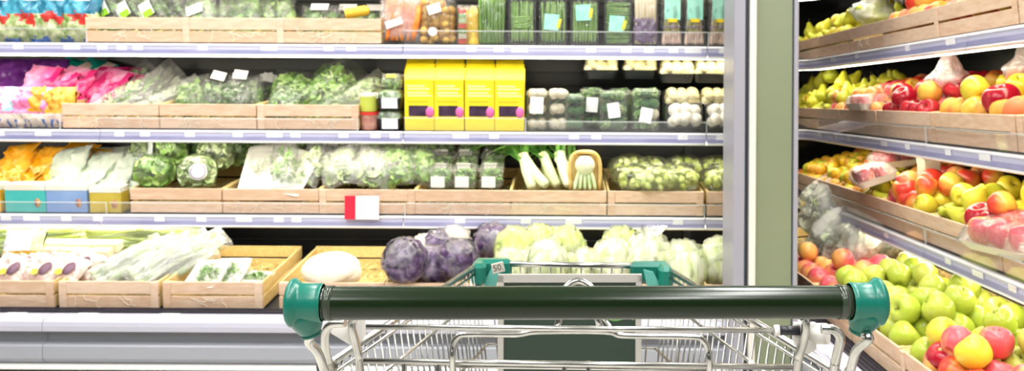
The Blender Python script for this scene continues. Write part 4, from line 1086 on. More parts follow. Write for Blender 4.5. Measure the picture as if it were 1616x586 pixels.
for i, (px, v, m, lab) in enumerate(((300, .10, lf_lettuce, None), (325, .12, lf_mid, 'white'), (345, .2, lf_dark, None), (368, .10, lf_dark, 'white'), (392, .12, lf_mid, None), (380, .26, lf_dark, 'white'), (405, .30, lf_dark, 'white'), (425, .34, lf_dark, 'white'))):
    b = leaf_bag(44+i % 3, .13, .19, .08, m, lab, film, n=90, L=.035, W=.03, labz=.9 if lab else .5)
    put(b, A2, px, 182, v, 'parsley bag %s, middle crate of the second shelf' % ('with raised white label' if lab else 'without label'), 'herb bag', 'parsley bags in the second shelf middle crate' + (' with labels' if lab else ''), rx=-32, ry=r.uniform(-15, 15))
for i, (px, py, v, ry, wd, h, m) in enumerate(((462, 172, .16, 5, .18, .20, lf_lettuce), (490, 180, .10, 40, .17, .34, lf_lettuce), (535, 182, .07, 55, .13, .30, lf_pale), (448, 188, .06, 20, .14, .16, lf_mid), (500, 165, .28, 30, .15, .25, lf_mid), (555, 186, .10, 40, .10, .18, lf_white))):
    b = leaf_bag(47+i, wd, h, .09, m, None, film_clear if i < 2 else film, n=110, L=.05, W=.05, ruf=.012)
    put(b, A2, px-10, py, v, ('upright lettuce in a clear bag, third crate of the second shelf', 'large lettuce in a long clear bag with crumpled top', 'slim twisted clear bag beside the round tubs', 'small lettuce bag at the front of the third crate', 'lettuce bag at the back of the third crate, second shelf', 'pale bag squeezed beside the round tubs')[i], 'salad bag', rx=-38, ry=ry)
# round tubs
tub_g = M('lime_tub', '#c4cf57', rough=.3); tub_r = M('red_print_tub', '#d5332f', rough=.3); tub_c = M('cream_lid', '#eef0d0', rough=.35); tub_t = M('tan_tub', '#c79a86', '#a5665e', scale=30, rough=.3)
def tub(a, bnd, lid):
    b = empty('round_tub'); R = .038
    ob_mb('body', MB().lathe([(0, 0), (R*.9, 0), (R*.93, .003), (R, .062), (R, .064), (0, .064)], 28, smooth=False), a, b)
    ob_mb('printed_band', MB().lathe([(R*.952, .012), (R*.99, .048)], 28), bnd, b)
    ob_mb('lid', MB().lathe([(0, .064), (R*1.04, .064), (R*1.05, .067), (R*1.04, .074), (R*.98, .075), (R*.95, .072), (0, .072)], 28, smooth=False), lid, b); return b
stand(tub(tub_t, tub_t, tub_r), A2, 584, .05, 'tan round tub with red lid under another tub', 'tub')
stand(tub(tub_g, tub_g, tub_c), A2, 583, .055, 'lime-green round tub with pale lid stacked on top', 'tub', wz=.078)
# dark packs with white labels
def dome_pack(seed, lab=True, m=None):
    b = empty('salad_pack'); ob_mb('tray', tray_mb(.10, .10, .05), tray_black, b); ob_mb('leaves', cluster(seed, 50, (.045, .045, .03), .03, .025, press=(.046, .046, .036)), m or lf_mid, b, T(0, 0, .045))
    ob_mb('lid', dome_film(.102, .102, .05, .032, seed), punnet_m, b)
    c = ob('label', card(.066, .045, M('lavender_white_label', '#e9e8f1', rough=.5)), b); c.matrix_basis = T(.006, -.054, .030) @ RX(4); return b
for i in range(2): stand(dome_pack(3), A2, 617, .06, ('clear-lidded salad pack with white label, lower of two', 'clear-lidded salad pack with white label, upper of two')[i], 'salad pack', wz=.002+i*.086)
o = leaf_bag(60, .09, .07, .05, lf_mid, 'yellow', film, n=30, L=.03, W=.02); stand(o, A2, 618, .07, 'small pack with yellow label on top of the salad packs', 'salad pack', rx=-40, wz=.175)
# yellow boxes
yb = M('yellow_box_card', '#fae12c', '#f5da1c', scale=14, rough=.42); ydk = M('dark_aubergine_window', '#2c1b33', '#4c3350', scale=24, rough=.2); ypk = M('pink_oval', '#e56fb4', rough=.4); ypr = M('cream_print_lines', '#fbf0a8', rough=.45); ysw = M('golden_print', '#e3bf20', rough=.45)
def ybox():
    b = empty('yellow_box'); W, D, Hh = .1215, .10, .215
    pts = [(0, 0), (D, 0), (D, Hh*1.17), (D*.72, Hh*1.19), (.006, Hh*1.0), (0, Hh*.985)]
    n = len(pts); vs = [(x, y, z) for x in (-W/2, W/2) for y, z in pts]
    fs = [tuple(range(n)), tuple(range(n, 2*n))[::-1]] + [(i, n+i, n+(i+1) % n, (i+1) % n) for i in range(n)]
    body = ob_mb('body', MB().add(vs, fs, 0, False), yb, b)
    win = ob_mb('window', MB().box(-W*.36, W*.30, -.0012, 0, .060, .104), ydk, b)
    ob_mb('oval_sticker', MB().lathe([(0, 0), (.017, 0), (.017, .0015), (0, .0015)], 20), ypk, b, T(W*.36, -.0005, .077) @ RX(90) @ SCL((1, 1.35, 1)))
    for z, w0, w1 in ((.186, -.42, .20), (.174, -.40, .36), (.158, -.42, .30), (.146, -.40, .42)):
        ob_mb('printed_line', MB().box(W*w0, W*w1, -.0008, 0, z-.0035, z+.0035), ypr, b)
    ob_mb('printed_line', MB().box(-W*.40, W*.3, -.0008, 0, .118, .124), ysw, b)
    ob_mb('lid_flap', MB().box(-W*.47, W*.47, -.001, .001, 0, .052), yb, b, T(0, .004, Hh*.995) @ RX(-64.5))
    return b
for row in range(3):
    for i, px in enumerate((662, 709, 757, 804)):
        stand(inst('ybox', ybox), A2, px + (0, 1, 2)[row]*(-.5+.0*i), .022+row*.105, 'bright yellow produce box with pink oval sticker, %s of four, %s row' % (('first', 'second', 'third', 'fourth')[i], ('front', 'middle', 'back')[row]), 'box', 'yellow produce boxes', wz=.002+row*.012)
# cauliflower, broccoli and vegetable packs
cau = M('cauliflower_white', '#f1ecda', '#d9cfa8', scale=70, rough=.7, bump=.8, bscale=140); bro = M('broccoli_green', '#3f6a3c', '#5c8a55', scale=90, rough=.7, bump=1, bscale=200)
def floret_me(m, key, R=.026):
    def bld():
        mb = MB()
        def fn(u, v):
            a = u*2*math.pi; p = v*math.pi; d = V3((math.sin(p)*math.cos(a), math.sin(p)*math.sin(a), -math.cos(p)))
            k = R*(1+.22*abs(nz(d, 3.2, 2))+.10*nz(d, 8, 3)); return tuple(d*k)
        mb.grid(fn, 20, 12, cu=True); return mb.mesh('floret', m)
    return cm(key, bld)
def veg_pack(kinds, wd, h, lab, seed, labz=.5, lid=True, lrot=0, labw=.045):
    b = empty('vegetable_pack'); r = random.Random(seed)
    nx = 2 if wd < .11 else 3; nz_ = int(h/.045)
    for i in range(nx*nz_*2):
        k = kinds[r.randrange(len(kinds))]; R = .026
        x = (i % nx-(nx-1)/2)*(wd-.03)/nx; z = .028+((i//nx) % nz_)*(h-.04)/max(1, nz_-1)*.93; y = .012 if i >= nx*nz_ else -.010
        me = {'c': floret_me(cau, 'fc'), 'b': floret_me(bro, 'fb')}.get(k)
        if me is None: me = cm('lfc', lambda: cluster(5, 26, (.02, .02, .02), .03, .022, zmin=-1, press=(.026, .022, .026)).mesh('leaf_tuft', lf_mid))
        ob(me.name.split('.')[0], me, b, T(x+r.uniform(-.005, .005), y+.03, z) @ RZ(r.uniform(0, 360)) @ RX(r.uniform(0, 360)) @ SCL((r.uniform(.7, 1.1), r.uniform(.6, .9), r.uniform(.7, 1.0))))
    bx = MB().bbox(-wd/2, wd/2, -.010, .075, 0, h, .012); ob_mb('clear_box', bx, punnet_m, b)
    mb = MB()
    for z in (h*.94, h*.88): mb.tube([(-wd/2-.002, -.012, z), (wd/2+.002, -.012, z)], .0022, 6)
    ob_mb('lid_rim', mb, punnet_m, b)
    if lab: c = ob('label', card(labw, labw*1.25, paperw), b); c.matrix_basis = T(.0, -.014, h*labz) @ RY(lrot)
    return b
for i, (px, v, kinds, wd, h, lab, labz, lr, t) in enumerate(((847, .03, 'c', .088, .175, 1, .62, 3, 'cauliflower pack with white label beside the yellow boxes'), (880, .03, 'cc', .085, .175, 0, .5, 0, 'cauliflower floret pack without label, second shelf'), (907, .03, 'bb', .075, .155, 0, .5, 0, 'dark broccoli pack beside the cauliflower florets'),
     (934, .12, 'bl', .10, .175, 1, .58, 3, 'broccoli pack with white label in the back row'), (978, .14, 'bl', .10, .17, 0, .5, 0, 'broccoli pack in the back row behind the tilted labels'),
     (968, .03, 'cbl', .115, .17, 1, .52, -8, 'mixed vegetable pack with tilted white label, left of two'), (1019, .03, 'cbl', .115, .18, 1, .38, 10, 'mixed vegetable pack with low tilted label, right of two'))):
    stand(veg_pack(kinds, wd, h, lab, i, labz, lrot=lr, labw=.05 if i != 0 else .055), A2, px, v, t, 'vegetable pack', rx=-3)
mush = M('white_mushroom', '#f3efe2', '#e9e2cd', scale=30, rough=.6); mushc = M('cream_mushroom', '#efe6b6', '#e5d897', scale=30, rough=.6)
def mush_me(m, key, R=.026):
    return cm(key, lambda: lathe_smooth([(0, -R*.9), (R*.35, -R*.9), (R*.38, -R*.45), (R*.8, -R*.42), (R, -R*.1), (R*.93, R*.35), (R*.6, R*.72), (R*.25, R*.86), (0, R*.88)], 14, 2).mesh('mushroom', m))
def mush_tray(m, key, seed, up=False):
    def build():
        b = empty('mushroom_tray'); r = random.Random(seed); wd, dp = .155, .11
        base = RX(62) if up else RX(0); root = base
        def prt(n, me, mt): ob(n, me, b, T(0, 0, .05 if up else 0) @ base @ mt)
        prt('tray', tray_mb(wd, dp, .042).mesh('tray', tray_black), T(0, 0, 0))
        me = mush_me(m, key)
        for i in range(12):
            j = i if i < 6 else i-6
            if i < 6: x, y, z = (j % 3-1)*.048, (j//3-.5)*.046, .036
            else: x, y, z = (j % 3-1)*.040+.004, (j//3-.5)*.036, .060
            prt('mushroom', me, T(x+r.uniform(-.004, .004), y+r.uniform(-.004, .004), z) @ RX(r.uniform(-40, 40)) @ RY(r.uniform(-40, 40)) @ SCL(r.uniform(.9, 1.15)))
        prt('film', dome_film(wd, dp, .042, .036, seed).mesh('film', film_clear), T(0, 0, 0))
        return b
    return inst(('mt', key, seed, up), build)
for i, (px, py, v) in enumerate(((947, 120, .20), (1008, 120, .20), (1066, 126, .16), (1119, 126, .16), (1166, 126, .16))):
    put(mush_tray(mushc, 'mc', 2), A2, px, py, v, 'tray of cream mushrooms on the upper row, %s from the left' % ('first', 'second', 'third', 'fourth', 'fifth')[i], 'mushrooms', 'cream mushroom trays in the upper row', rx=12)
for i, px in enumerate((1074, 1130)): put(mush_tray(mushc, 'mc', 2), A2, px, 170, .13, ('tray of cream mushrooms in the middle row, left', 'tray of cream mushrooms in the middle row, right')[i], 'mushrooms', rx=18)
for i, px in enumerate((1078, 1139)): stand(mush_tray(mush, 'mw', 4, True), A2, px, .07, ('upright tray of white mushrooms left of the rail joint', 'upright tray of white mushrooms by the pillar')[i], 'mushrooms', wz=.0)
for i, px in enumerate((950, 1000, 1060, 1120)): stand(bean_tray(21, True, None), A2, px, .24, 'dark produce tray standing in the second row under the mushrooms', 'vegetable pack', 'dark produce trays under the mushrooms', s=.8)

# ------------------------------------------------------------------ third shelf
orm = M('orange_film', '#ee9a12', '#f6bd45', scale=14, rough=.2); clr = M('pale_clear_film', '#dfe5da', '#c3d3c4', scale=16, rough=.2)
for i in range(9):
    px = 4+(i % 5)*24 + (i//5)*12; o = print_bag('or%d' % (i % 2), .15, .24, .06, [orm], one, 50+i % 2)
    put(o, A3, px, 300-(i % 3)*4, .13+.11*(i//5)+.016*(i % 5), 'orange film bag at the left of the third shelf', 'salad bag', 'orange film bags on the third shelf', rx=-44-(i*7) % 18, ry=(i*23) % 17-8, rz=-8-(i*13) % 20)
for i in range(10):
    px = 92+(i % 5)*26 + (i//5)*10; o = print_bag('cl%d' % (i % 2), .16, .24, .06, [clr, lf_pale], lambda u, v, s: 1 if (.3 < v < .5 and u < .4) else 0, 53+i % 2)
    put(o, A3, px, 305-(i//5)*8, .12+.10*(i//5)+.010*(i % 5), 'pale silvery film bag beside the orange bags', 'salad bag', 'pale silvery film bags on the third shelf', rx=-44-(i*7) % 18, ry=(i*29) % 21-10, rz=-6-(i*17) % 22)
c_teal = M('turquoise_card', '#3fb9b4', '#56c3bd', scale=6, rough=.4); c_blue = M('periwinkle_card', '#7f9fd2', '#93afdb', scale=6, rough=.4); c_gold = M('gold_card', '#b7a02e', '#cdb84a', scale=8, rough=.4)
def carton_flat(wd, m, h=.095, ornament=True):
    b = empty('carton'); ob_mb('body', MB().bbox(-wd/2, wd/2, 0, .075, 0, h*.80, .002), m, b)
    ob_mb('top_panel', MB().box(-wd/2+.001, wd/2-.001, -.001, .0, h*.80, h).box(-wd/2, wd/2, 0, .075, h*.80, h), M('pale_card', '#dfe6e4', '#efe3cf', scale=12, rough=.4), b)
    if ornament:
        ob_mb('printed_figure', MB().lathe([(0, 0), (.013, 0), (.013, .001), (0, .001)], 16), M('figure_brown', '#a06a78', '#d0a050', scale=60, rough=.5), b, T(wd*.3, -.0006, h*.35) @ RX(90) @ SCL((1, 1.5, 1)))
    return b
for px, wd, m, t in ((-24, .13, orm, 'orange carton cut off by the left picture edge'), (40, .17, c_teal, 'turquoise printed carton behind the acrylic guard'), (105, .17, c_blue, 'periwinkle blue printed carton behind the guard'), (166, .13, c_gold, 'golden printed carton beside the lettuce crate')):
    stand(carton_flat(wd, m, .118 if px < 130 else .108, px > 0), A3, px, .012, t, 'carton', wz=.002, py=320)
# round wrapped lettuces
wrap_w = M('white_wrap_label', '#e9eef0', '#d6e4ea', scale=12, rough=.35)
def round_lettuce(seed, m, lab='disc'):
    def build():
        b = empty('wrapped_lettuce'); ob_mb('leaves', cluster(seed, 80, (.07, .065, .06), .06, .055, ruf=.012, zmin=-1, press=(.078, .070, .068)), m, b, T(0, 0, .065))
        def fn(u, v):
            a = u*2*math.pi; p = v*math.pi; d = V3((math.sin(p)*math.cos(a), math.sin(p)*math.sin(a), -math.cos(p))); k = .083*(1+.12*nz(d, 2.5, seed)); return (d.x*k, d.y*k*.9, .07+d.z*k*.88)
        ob_mb('film', MB().grid(fn, 22, 14, cu=True), film_clear, b)
        if lab == 'disc': c = ob_mb('label', MB().lathe([(0, .001), (.036, .001), (.036, 0), (0, 0)], 22), wrap_w, b, T(.01, -.078, .06) @ RX(82)); ob_mb('label_ring', MB().tube([(.030*math.cos(i*math.pi/12), .030*math.sin(i*math.pi/12), .0015) for i in range(25)], .0016, 5), M('plum_print', '#8a5a72', rough=.5), c)
        elif lab == 'wrap': ob_mb('label', MB().grid(lambda u, v: (.088*math.cos(2.3+u*1.3)*1.0, .082*math.sin(2.3+u*1.3)*-1.0, .02+v*.10), 10, 3), wrap_w, b)
        return b
    return inst(('rl', seed, lab), build)
for i, (px, py, v, lab, m) in enumerate(((240, 296, .09, 'wrap', lf_lettuce), (312, 296, .09, 'disc', lf_pale), (268, 262, .24, 'wrap', lf_lettuce), (340, 268, .22, None, lf_pale), (325, 255, .34, 'wrap', lf_mid), (372, 262, .34, None, lf_mid), (232, 268, .30, None, lf_pale))):
    put(round_lettuce(70+i % 3, m, lab), A3, px, py, v, ('round lettuce in film with a white wrap, front left of its crate', 'round lettuce in film with a round label, front of its crate', 'round lettuce with white wrap behind the first', 'pale round lettuce behind the round label', 'round green lettuce with wrap at the back of the crate', 'dark lettuce at the back right of the crate', 'pale round lettuce at the back left of the crate')[i], 'lettuce', rx=-15, rz=(i*37) % 40-20)
# white trays of fennel-like greens
def herb_tray(seed, wd=.22, dp=.15, m=None, n=60):
    b = empty('herb_tray'); ob_mb('tray', tray_mb(wd, dp, .026, t=.010), tray_white, b); ob_mb('leaves', cluster(seed, n, (wd*.34, dp*.32, .010), .022, .012, zmin=-.1), m or lf_mid, b, T(0, 0, .012)); ob_mb('film', dome_film(wd, dp, .026, .006, seed), film_clear, b); return b
put(herb_tray(81, .21, .26, lf_white), A3, 425, 268, .16, 'white tray of pale greens leaning in the crate, third shelf', 'herb pack', rx=38, ry=-6)
put(herb_tray(82, .17, .24, lf_pale), A3, 462, 276, .12, 'narrow white tray of greens overlapping the pale one', 'herb pack', rx=40, ry=10, rz=-8)
for i, (px, py, v, ry, m) in enumerate(((478, 292, .07, 15, lf_pale), (445, 296, .05, -10, lf_mid), (500, 262, .25, 30, lf_white), (470, 250, .32, 35, lf_mid), (405, 262, .32, 0, lf_mid))):
    put(leaf_bag(83+i % 3, .11, .24, .05, m, 'white' if i == 2 else None, film, n=45, L=.06, W=.03), A3, px, py, v, ('film bag of greens at the right front of the white tray crate', 'small film bag of herbs in front of the white trays', 'film bag with white label behind the narrow tray', 'film bag at the back of the white tray crate', 'green bag behind the pale tray')[i], 'salad bag', rx=-42, ry=ry)
for i, (px, py, v, ry, m, lab) in enumerate(((540, 292, .07, -20, lf_pale, None), (580, 294, .06, 10, lf_pale, None), (620, 294, .06, -8, lf_lettuce, None), (648, 290, .10, 10, lf_lettuce, None), (560, 272, .18, 15, lf_white, None), (600, 268, .2, -12, lf_lettuce, 'yellow'), (640, 262, .22, 4, lf_lettuce, None), (545, 258, .30, 0, lf_mid, 'yellow'), (590, 250, .34, 8, lf_mid, None), (630, 250, .34, -6, lf_lettuce, None), (655, 262, .28, 6, lf_lettuce, None))):
    put(leaf_bag(86+i % 4, .17, .20, .09, m, lab, film_milky if i in (0, 1, 4) else film, n=90, L=.055, W=.045, ruf=.012, labz=.8), A3, px, py, v, 'mixed salad in film %s, crate behind the red sign' % ('with yellow label' if lab else 'without label'), 'salad bag', 'salad bags behind the red sign' + (' with yellow label' if lab else ''), rx=-45, ry=ry)
# clear punnets
def punnet():
    b = empty('clear_punnet'); W, D, Hh = .108, .10, .085
    ob_mb('leaves', cluster(90, 60, (W*.42, D*.42, Hh*.40), .030, .022, zmin=-1, press=(W*.44, D*.44, Hh*.40)), lf_mid, b, T(0, D/2, Hh*.48))
    ob_mb('tub', MB().bbox(-W*.46, W*.46, D*.04, D*.96, 0, Hh*.8, .012), punnet_m, b)
    mb = MB().bbox(-W/2, W/2, 0, D, Hh*.8, Hh, .010)
    for i in range(7): mb.bbox(-W*.42+i*W*.12, -W*.42+i*W*.12+W*.07, .01, D-.01, Hh, Hh+.006, .003)
    l = ob_mb('lid', mb, punnet_m, b)
    c = ob('label', card(.058, .048, paperw), b); c.matrix_basis = T(-.008, -.002, Hh*.38); return b
for row in range(3):
    for i, px in enumerate((694, 732, 774)):
        for lev in range(1):
            put(inst('punnet', punnet), A3, px+row*3, 299-row*22, .05+row*.14, 'clear punnet of green leaves, %s column, %s row' % (('left', 'middle', 'right')[i], ('front', 'middle', 'back')[row]), 'punnet', 'clear punnets in their crate', rx=4)
# leeks and celeriac-like fennel
leek_w = M('leek_white', '#eef2d2', '#d6e6a6', scale=12, rough=.4, stretch=(6, 6, .6)); leek_g = M('leek_leaf_green', '#3f7f3a', '#7fb34c', scale=14, rough=.45, stretch=(6, 6, .8))
def leek(seed):
    def build():
        b = empty('leek'); r = random.Random(seed); ob_mb('shaft', MB().tube([(0, 0, 0), (0, 0, .01), (0, 0, .06), (.004, 0, .10), (.006, 0, .125)], [.011, .0165, .017, .017, .019], 14), leek_w, b)
        for k in range(7):
            s = 1 if k % 2 else -1; a = r.uniform(.1, .5)*s; L = r.uniform(.16, .26); vs = []; fs = []
            yy = r.uniform(-.006, .006)
            for i in range(7):
                t = i/6; x = .006+math.sin(a)*L*t + s*.08*t*t*t; z = .110+math.cos(a)*L*t - .07*t**3; wv = .021*(1-t*.8)
                for j in (-1, 0, 1): vs.append((x+.002*j, yy+j*wv, z-abs(j)*.004))
            for i in range(6):
                for j in (0, 1): fs.append((i*3+j, i*3+j+1, i*3+j+4, i*3+j+3))
            ob_mb('leaf', MB().add(vs, fs), leek_g, b, RZ(r.uniform(-40, 40)))
        return b
    return inst(('leek', seed), build)
for i, (px, py, v, ry, rz) in enumerate(((862, 294, .05, -38, 0), (880, 294, .09, -20, 10), (898, 294, .05, -22, -8), (850, 296, .12, -28, 0), (868, 292, .16, -12, 0), (914, 296, .06, -30, 6), (890, 290, .2, -4, 0), (840, 298, .06, -15, 5), (925, 296, .12, -26, 0))):
    put(leek(1+i % 3), A3, px, py, v, 'leek with white shaft and dark green leaves leaning in its crate', 'leek', 'leeks leaning in their crate', rx=-34, ry=ry*1.25, rz=rz, s=1.3)
def fennel():
    b = empty('fennel_bag'); 
    ob_mb('bulb', lathe_smooth([(x*.034, z*.034) for x, z in ROUND], 18), M('fennel_white', '#f1f1dc', '#e2e8c2', scale=20, rough=.4), b, T(0, 0, .085))
    r = random.Random(3)
    for i in range(5): ob_mb('stalk', MB().tube(smooth_path([((i-2)*.009, 0, .07), ((i-2)*.014, -.004, .04), ((i-2)*.018, 0, .002)], 3), .0062, 8), lf_pale, b)
    ob_mb('paper_handle', MB().tube(smooth_path([(-.05, .01, 0), (-.052, .01, .09), (-.035, .01, .125), (0, .01, .132), (.035, .01, .125), (.052, .01, .09), (.05, .01, 0)], 4), .007, 8), M('tan_paper', '#c6a258', '#d9bd7c', scale=30, rough=.6), b)
    ob_mb('paper_back', MB().bbox(-.045, .045, .018, .022, 0, .12, .001), MATS['tan_paper'], b); return b
put(fennel(), A3, 923, 300, .03, 'white fennel bulb in a tan paper carrier among the leeks', 'fennel', rx=-8, s=1.2)
# brussels sprouts
spr = M('sprout_green', '#c0d458', '#e4ecA0', scale=40, rough=.5)
def sprout_bag(seed, n, R3):
    def build():
        b = empty('sprout_bag'); r = random.Random(seed); me = cm('sprout', lambda: lathe_smooth([(x*.015, z*.015) for x, z in ROUND], 12, 2).mesh('sprout', spr))
        for i in range(n):
            d = V3((r.gauss(0, 1), r.gauss(0, 1), r.gauss(0, 1))).normalized()*r.uniform(.6, 1.0); ob('sprout', me, b, T(d.x*R3[0], d.y*R3[1], R3[2]+d.z*R3[2]*.85) @ RX(r.uniform(0, 180)) @ SCL(r.uniform(.85, 1.15)))
        def fn(u, v):
            a = u*2*math.pi; p = v*math.pi; d = V3((math.sin(p)*math.cos(a), math.sin(p)*math.sin(a), -math.cos(p))); k = 1.18+.25*nz(d, 2.4, seed); return (d.x*R3[0]*k, d.y*R3[1]*k, R3[2]+d.z*R3[2]*k)
        ob_mb('film', MB().grid(fn, 22, 14, cu=True), film_clear, b); return b
    return inst(('sb', seed), build)
for i, (px, py, v) in enumerate(((1000, 300, .08), (1070, 300, .09), (995, 282, .20), (1030, 286, .2), (1080, 282, .24), (1140, 300, .09), (1130, 284, .24), (1035, 302, .05))):
    put(sprout_bag(1+i % 2, 42, (.085, .06, .05)), A3, px, py, v, 'clear bag of brussels sprouts in the crates left of the pillar', 'brussels sprouts', 'bags of brussels sprouts', rz=(i*50) % 60-30)

# ------------------------------------------------------------------ bottom bin
def long_bag(seed, m, wd=.12, h=.30, fl=None, strips=9):
    def build():
        b = empty('spring_onion_bag'); r = random.Random(seed)
        for i in range(strips):
            x = (i/(strips-1)-.5)*wd*.7; pts = smooth_path([(x, r.uniform(-.008, .008), .02), (x+r.uniform(-.01, .01), r.uniform(-.012, .012), h*.35), (x+r.uniform(-.012, .012), r.uniform(-.012, .012), h*.7), (x*.8, 0, h*.92)], 3)
            ob_mb('stalk', MB().tube(pts, [.010]*(len(pts)-3)+[.008, .006, .003], 7), m[i % len(m)], b)
        ob_mb('film', pillow(wd, h, .055, seed, wr=.007), fl or film, b); return b
    return inst(('long', seed), build)
for i, (px, py, v, rz) in enumerate(((30, 402, .36, 0), (105, 402, .37, 4), (190, 404, .36, -3), (250, 404, .38, 3), (60, 392, .44, 0), (150, 392, .45, 0), (215, 392, .45, 2))):
    put(long_bag(1+i % 2, [lf_yellow, lf_yellow, lf_pale], .14, .34, film), A4, px-60, py-20, v, 'film bag of yellow-green celery lying at the back of the bottom bin', 'celery', 'celery bags at the back of the bottom bin', ry=88, rz=rz, rx=-10)
for i in range(8):
    px = 142+i*15; 
    put(long_bag(3+i % 3, [lf_white, lf_pale, lf_white], .10, .25, film), A4, px, 447-i*.5-(i % 2)*6, .04+.02*(i % 4), 'long film bag of pale spring onions slanting in the bottom bin', 'spring onions', 'bags of spring onions in the bottom bin', rx=-66, ry=42, rz=-25)
for i in range(5):
    put(long_bag(3+i % 3, [lf_white, lf_pale, lf_white], .10, .25, film), A4, 165+i*26, 430-i*3, .17+.02*(i % 3), 'long film bag of pale spring onions slanting in the bottom bin', 'spring onions', 'bags of spring onions in the bottom bin', rx=-66, ry=40, rz=-26)
pkp = M('pinkish_salad_pack', '#dcb9ae', '#f2e6da', scale=60, rough=.25, c3='#e9d0c6'); wine = M('wine_print', '#6d4a62', rough=.35)
def pink_pack(k):
    def build():
        b = ob_mb('salad_pack', pillow(.15, .125, .055, 60, None, wr=.005, n=18), pkp)
        ob_mb('oval_print', MB().lathe([(0, 0), (.020, 0), (.020, .001), (0, .001)], 20), wine, b, T(.03, -.033, .055) @ RX(84) @ SCL((1, 1.5, 1)))
        star = []
        for i in range(20): a = i*math.pi/10; q = .017 if i % 2 else .012; star.append((q*math.cos(a), 0, q*math.sin(a)))
        ob_mb('yellow_flower', MB().add(star, [tuple(range(20))], 0, False), M('flower_yellow', '#f3d62a', rough=.4), b, T(.005, -.036, .03) @ RX(-6)); return b
    return inst('pinkpack', build)
for i, (px, py, v) in enumerate(((0, 446, .05), (50, 446, .05), (88, 446, .07), (18, 436, .14), (70, 434, .16), (112, 436, .14), (120, 428, .22))):
    put(pink_pack(i), A4, px, py, v, 'pinkish salad pack with yellow flower print, bottom left', 'salad pack', 'pinkish salad packs at the bottom left', rx=-52, ry=12, rz=-12)
def cream_tray():
    b = empty('cream_pack'); ob_mb('body', MB().bbox(-.055, .055, -.03, .03, 0, .04, .008), M('cream_pack_card', '#f0dfb4', '#f6ecd2', scale=40, rough=.4), b); ob_mb('top_band', MB().bbox(-.056, .056, -.031, .031, .030, .042, .003), M('pale_yellow_band', '#f5ecc0', '#f0cf9c', scale=50, rough=.4), b); return b
for i, (px, py, v) in enumerate(((92, 396, .29), (133, 397, .29), (170, 397, .30), (85, 405, .25), (122, 406, .25), (155, 408, .25))):
    put(inst('creampack', cream_tray), A4, px, py, v, 'small cream pack lined up in front of the celery', 'pack', 'small cream packs in front of the celery', rx=6)
wb = ob_mb('white_pack', pillow(.15, .13, .07, 66, lambda u, v, s: 1 if v < .25 else (2 if u > .78 else 0), n=18), [M('white_pack_film', '#eef0f4', rough=.3), M('gold_pack_print', '#c9a22c', rough=.35), lf_pale])
put(wb, A4, 32, 412, .20, 'white pack with a golden lower band, bottom left', 'salad pack', rx=-32, rz=6)
for i, (px, py, v, ry, rx) in enumerate(((330, 440, .10, -6, 26), (362, 438, .12, -4, 28), (405, 446, .12, 0, 6))):
    put(herb_tray(91+i, .15 if i < 2 else .12, .16 if i < 2 else .10, lf_mid), A4, px, py, v, ('white tray of herbs tilted in the nearly empty crate', 'second white tray of herbs overlapping the first', 'low heap of herbs in film in the nearly empty crate')[i], 'herb pack', rx=rx, ry=ry, rz=-10)
# cabbages
def cab_core(R, seed, sq=(1, 1, 1), bumpy=.10, freq=2.4):
    mb = MB()
    def fn(u, v):
        a = u*2*math.pi; p = v*math.pi; d = V3((math.sin(p)*math.cos(a), math.sin(p)*math.sin(a), -math.cos(p)))
        k = R*(1+bumpy*nz(d, freq, seed)+bumpy*.35*abs(nz(d, freq*3.2, seed))); return (d.x*k*sq[0], d.y*k*sq[1], R*sq[2]+d.z*k*sq[2])
    return mb.grid(fn, 36, 24, cu=True)
def cab_leaf(R, seed, sq=(1, 1, 1), span=1.1):
    mb = MB()
    def fn(u, v):
        a = (u-.5)*2*span*math.sin(.25+v*.62*math.pi); p = .10+v*2.25; d = V3((math.sin(p)*math.cos(a), math.sin(p)*math.sin(a), -math.cos(p)))
        e = max(abs(u-.5)*2, v); k = R*(1.03+.05*e**4+.035*nz((u*4, v*4, 0), 1.8, seed) + .018*math.cos((u-.5)*22)*(1-v*.4) + .03*(abs(u-.5) < .04)*(1-v))
        return (d.x*k*sq[0], d.y*k*sq[1], R*sq[2]+d.z*k*sq[2])
    return mb.grid(fn, 18, 14)
redc = M('red_cabbage_skin', '#33213f', '#94809f', scale=26, rough=.2, c3='#5a4669', lo=.3, hi=.7, bump=.4, bscale=30); whc = M('white_cauliflower_curd', '#f3efe4', '#ece3cf', scale=30, rough=.6, bump=.5, bscale=80)
napa = M('napa_pale_green', '#c9da92', '#eef1d8', scale=18, rough=.5, c3='#dfe8b8', stretch=(2, 2, .5)); napay = M('napa_yellow_green', '#bdd35c', '#e2eaa6', scale=18, rough=.5, stretch=(2, 2, .5)); vein = M('cabbage_butt', '#efe6d2', rough=.6)
def cabbage(key, R, m, sq=(1, 1, 1), leaves=5, filmed=True, nme='cabbage', butt=False):
    def build():
        b = empty(nme); ob_mb('head', cab_core(R, key, sq), m, b)
        me = cab_leaf(R, 3, sq).mesh('leaf', m)
        for i in range(leaves): ob('leaf', me, b, RZ(i*360/leaves+17*i) @ SCL(1+.012*i))
        if butt: ob_mb('cut_stalk', MB().lathe([(0, -.004), (R*.28, -.003), (R*.3, .008), (0, .01)], 16), vein, b)
        if filmed: ob_mb('film', cab_core(R*1.06, 7, sq, .22, 4.0), film, b, T(0, 0, -R*.05)); 
        return b
    return inst(('cab', key), build)
put(cabbage(1, .080, redc, butt=True), A4, 648, 424, .10, 'film-wrapped red cabbage with its cut stalk showing, left of its crate', 'cabbage', rx=50, rz=-10)
put(cabbage(2, .074, redc), A4, 720, 410, .10, 'round film-wrapped red cabbage with a large dark face', 'cabbage', rx=20, rz=25, dz=-.06)
put(cabbage(3, .080, redc), A4, 682, 446, .11, 'film-wrapped red cabbage low in the crate front', 'cabbage', rx=-10, dz=-.02)
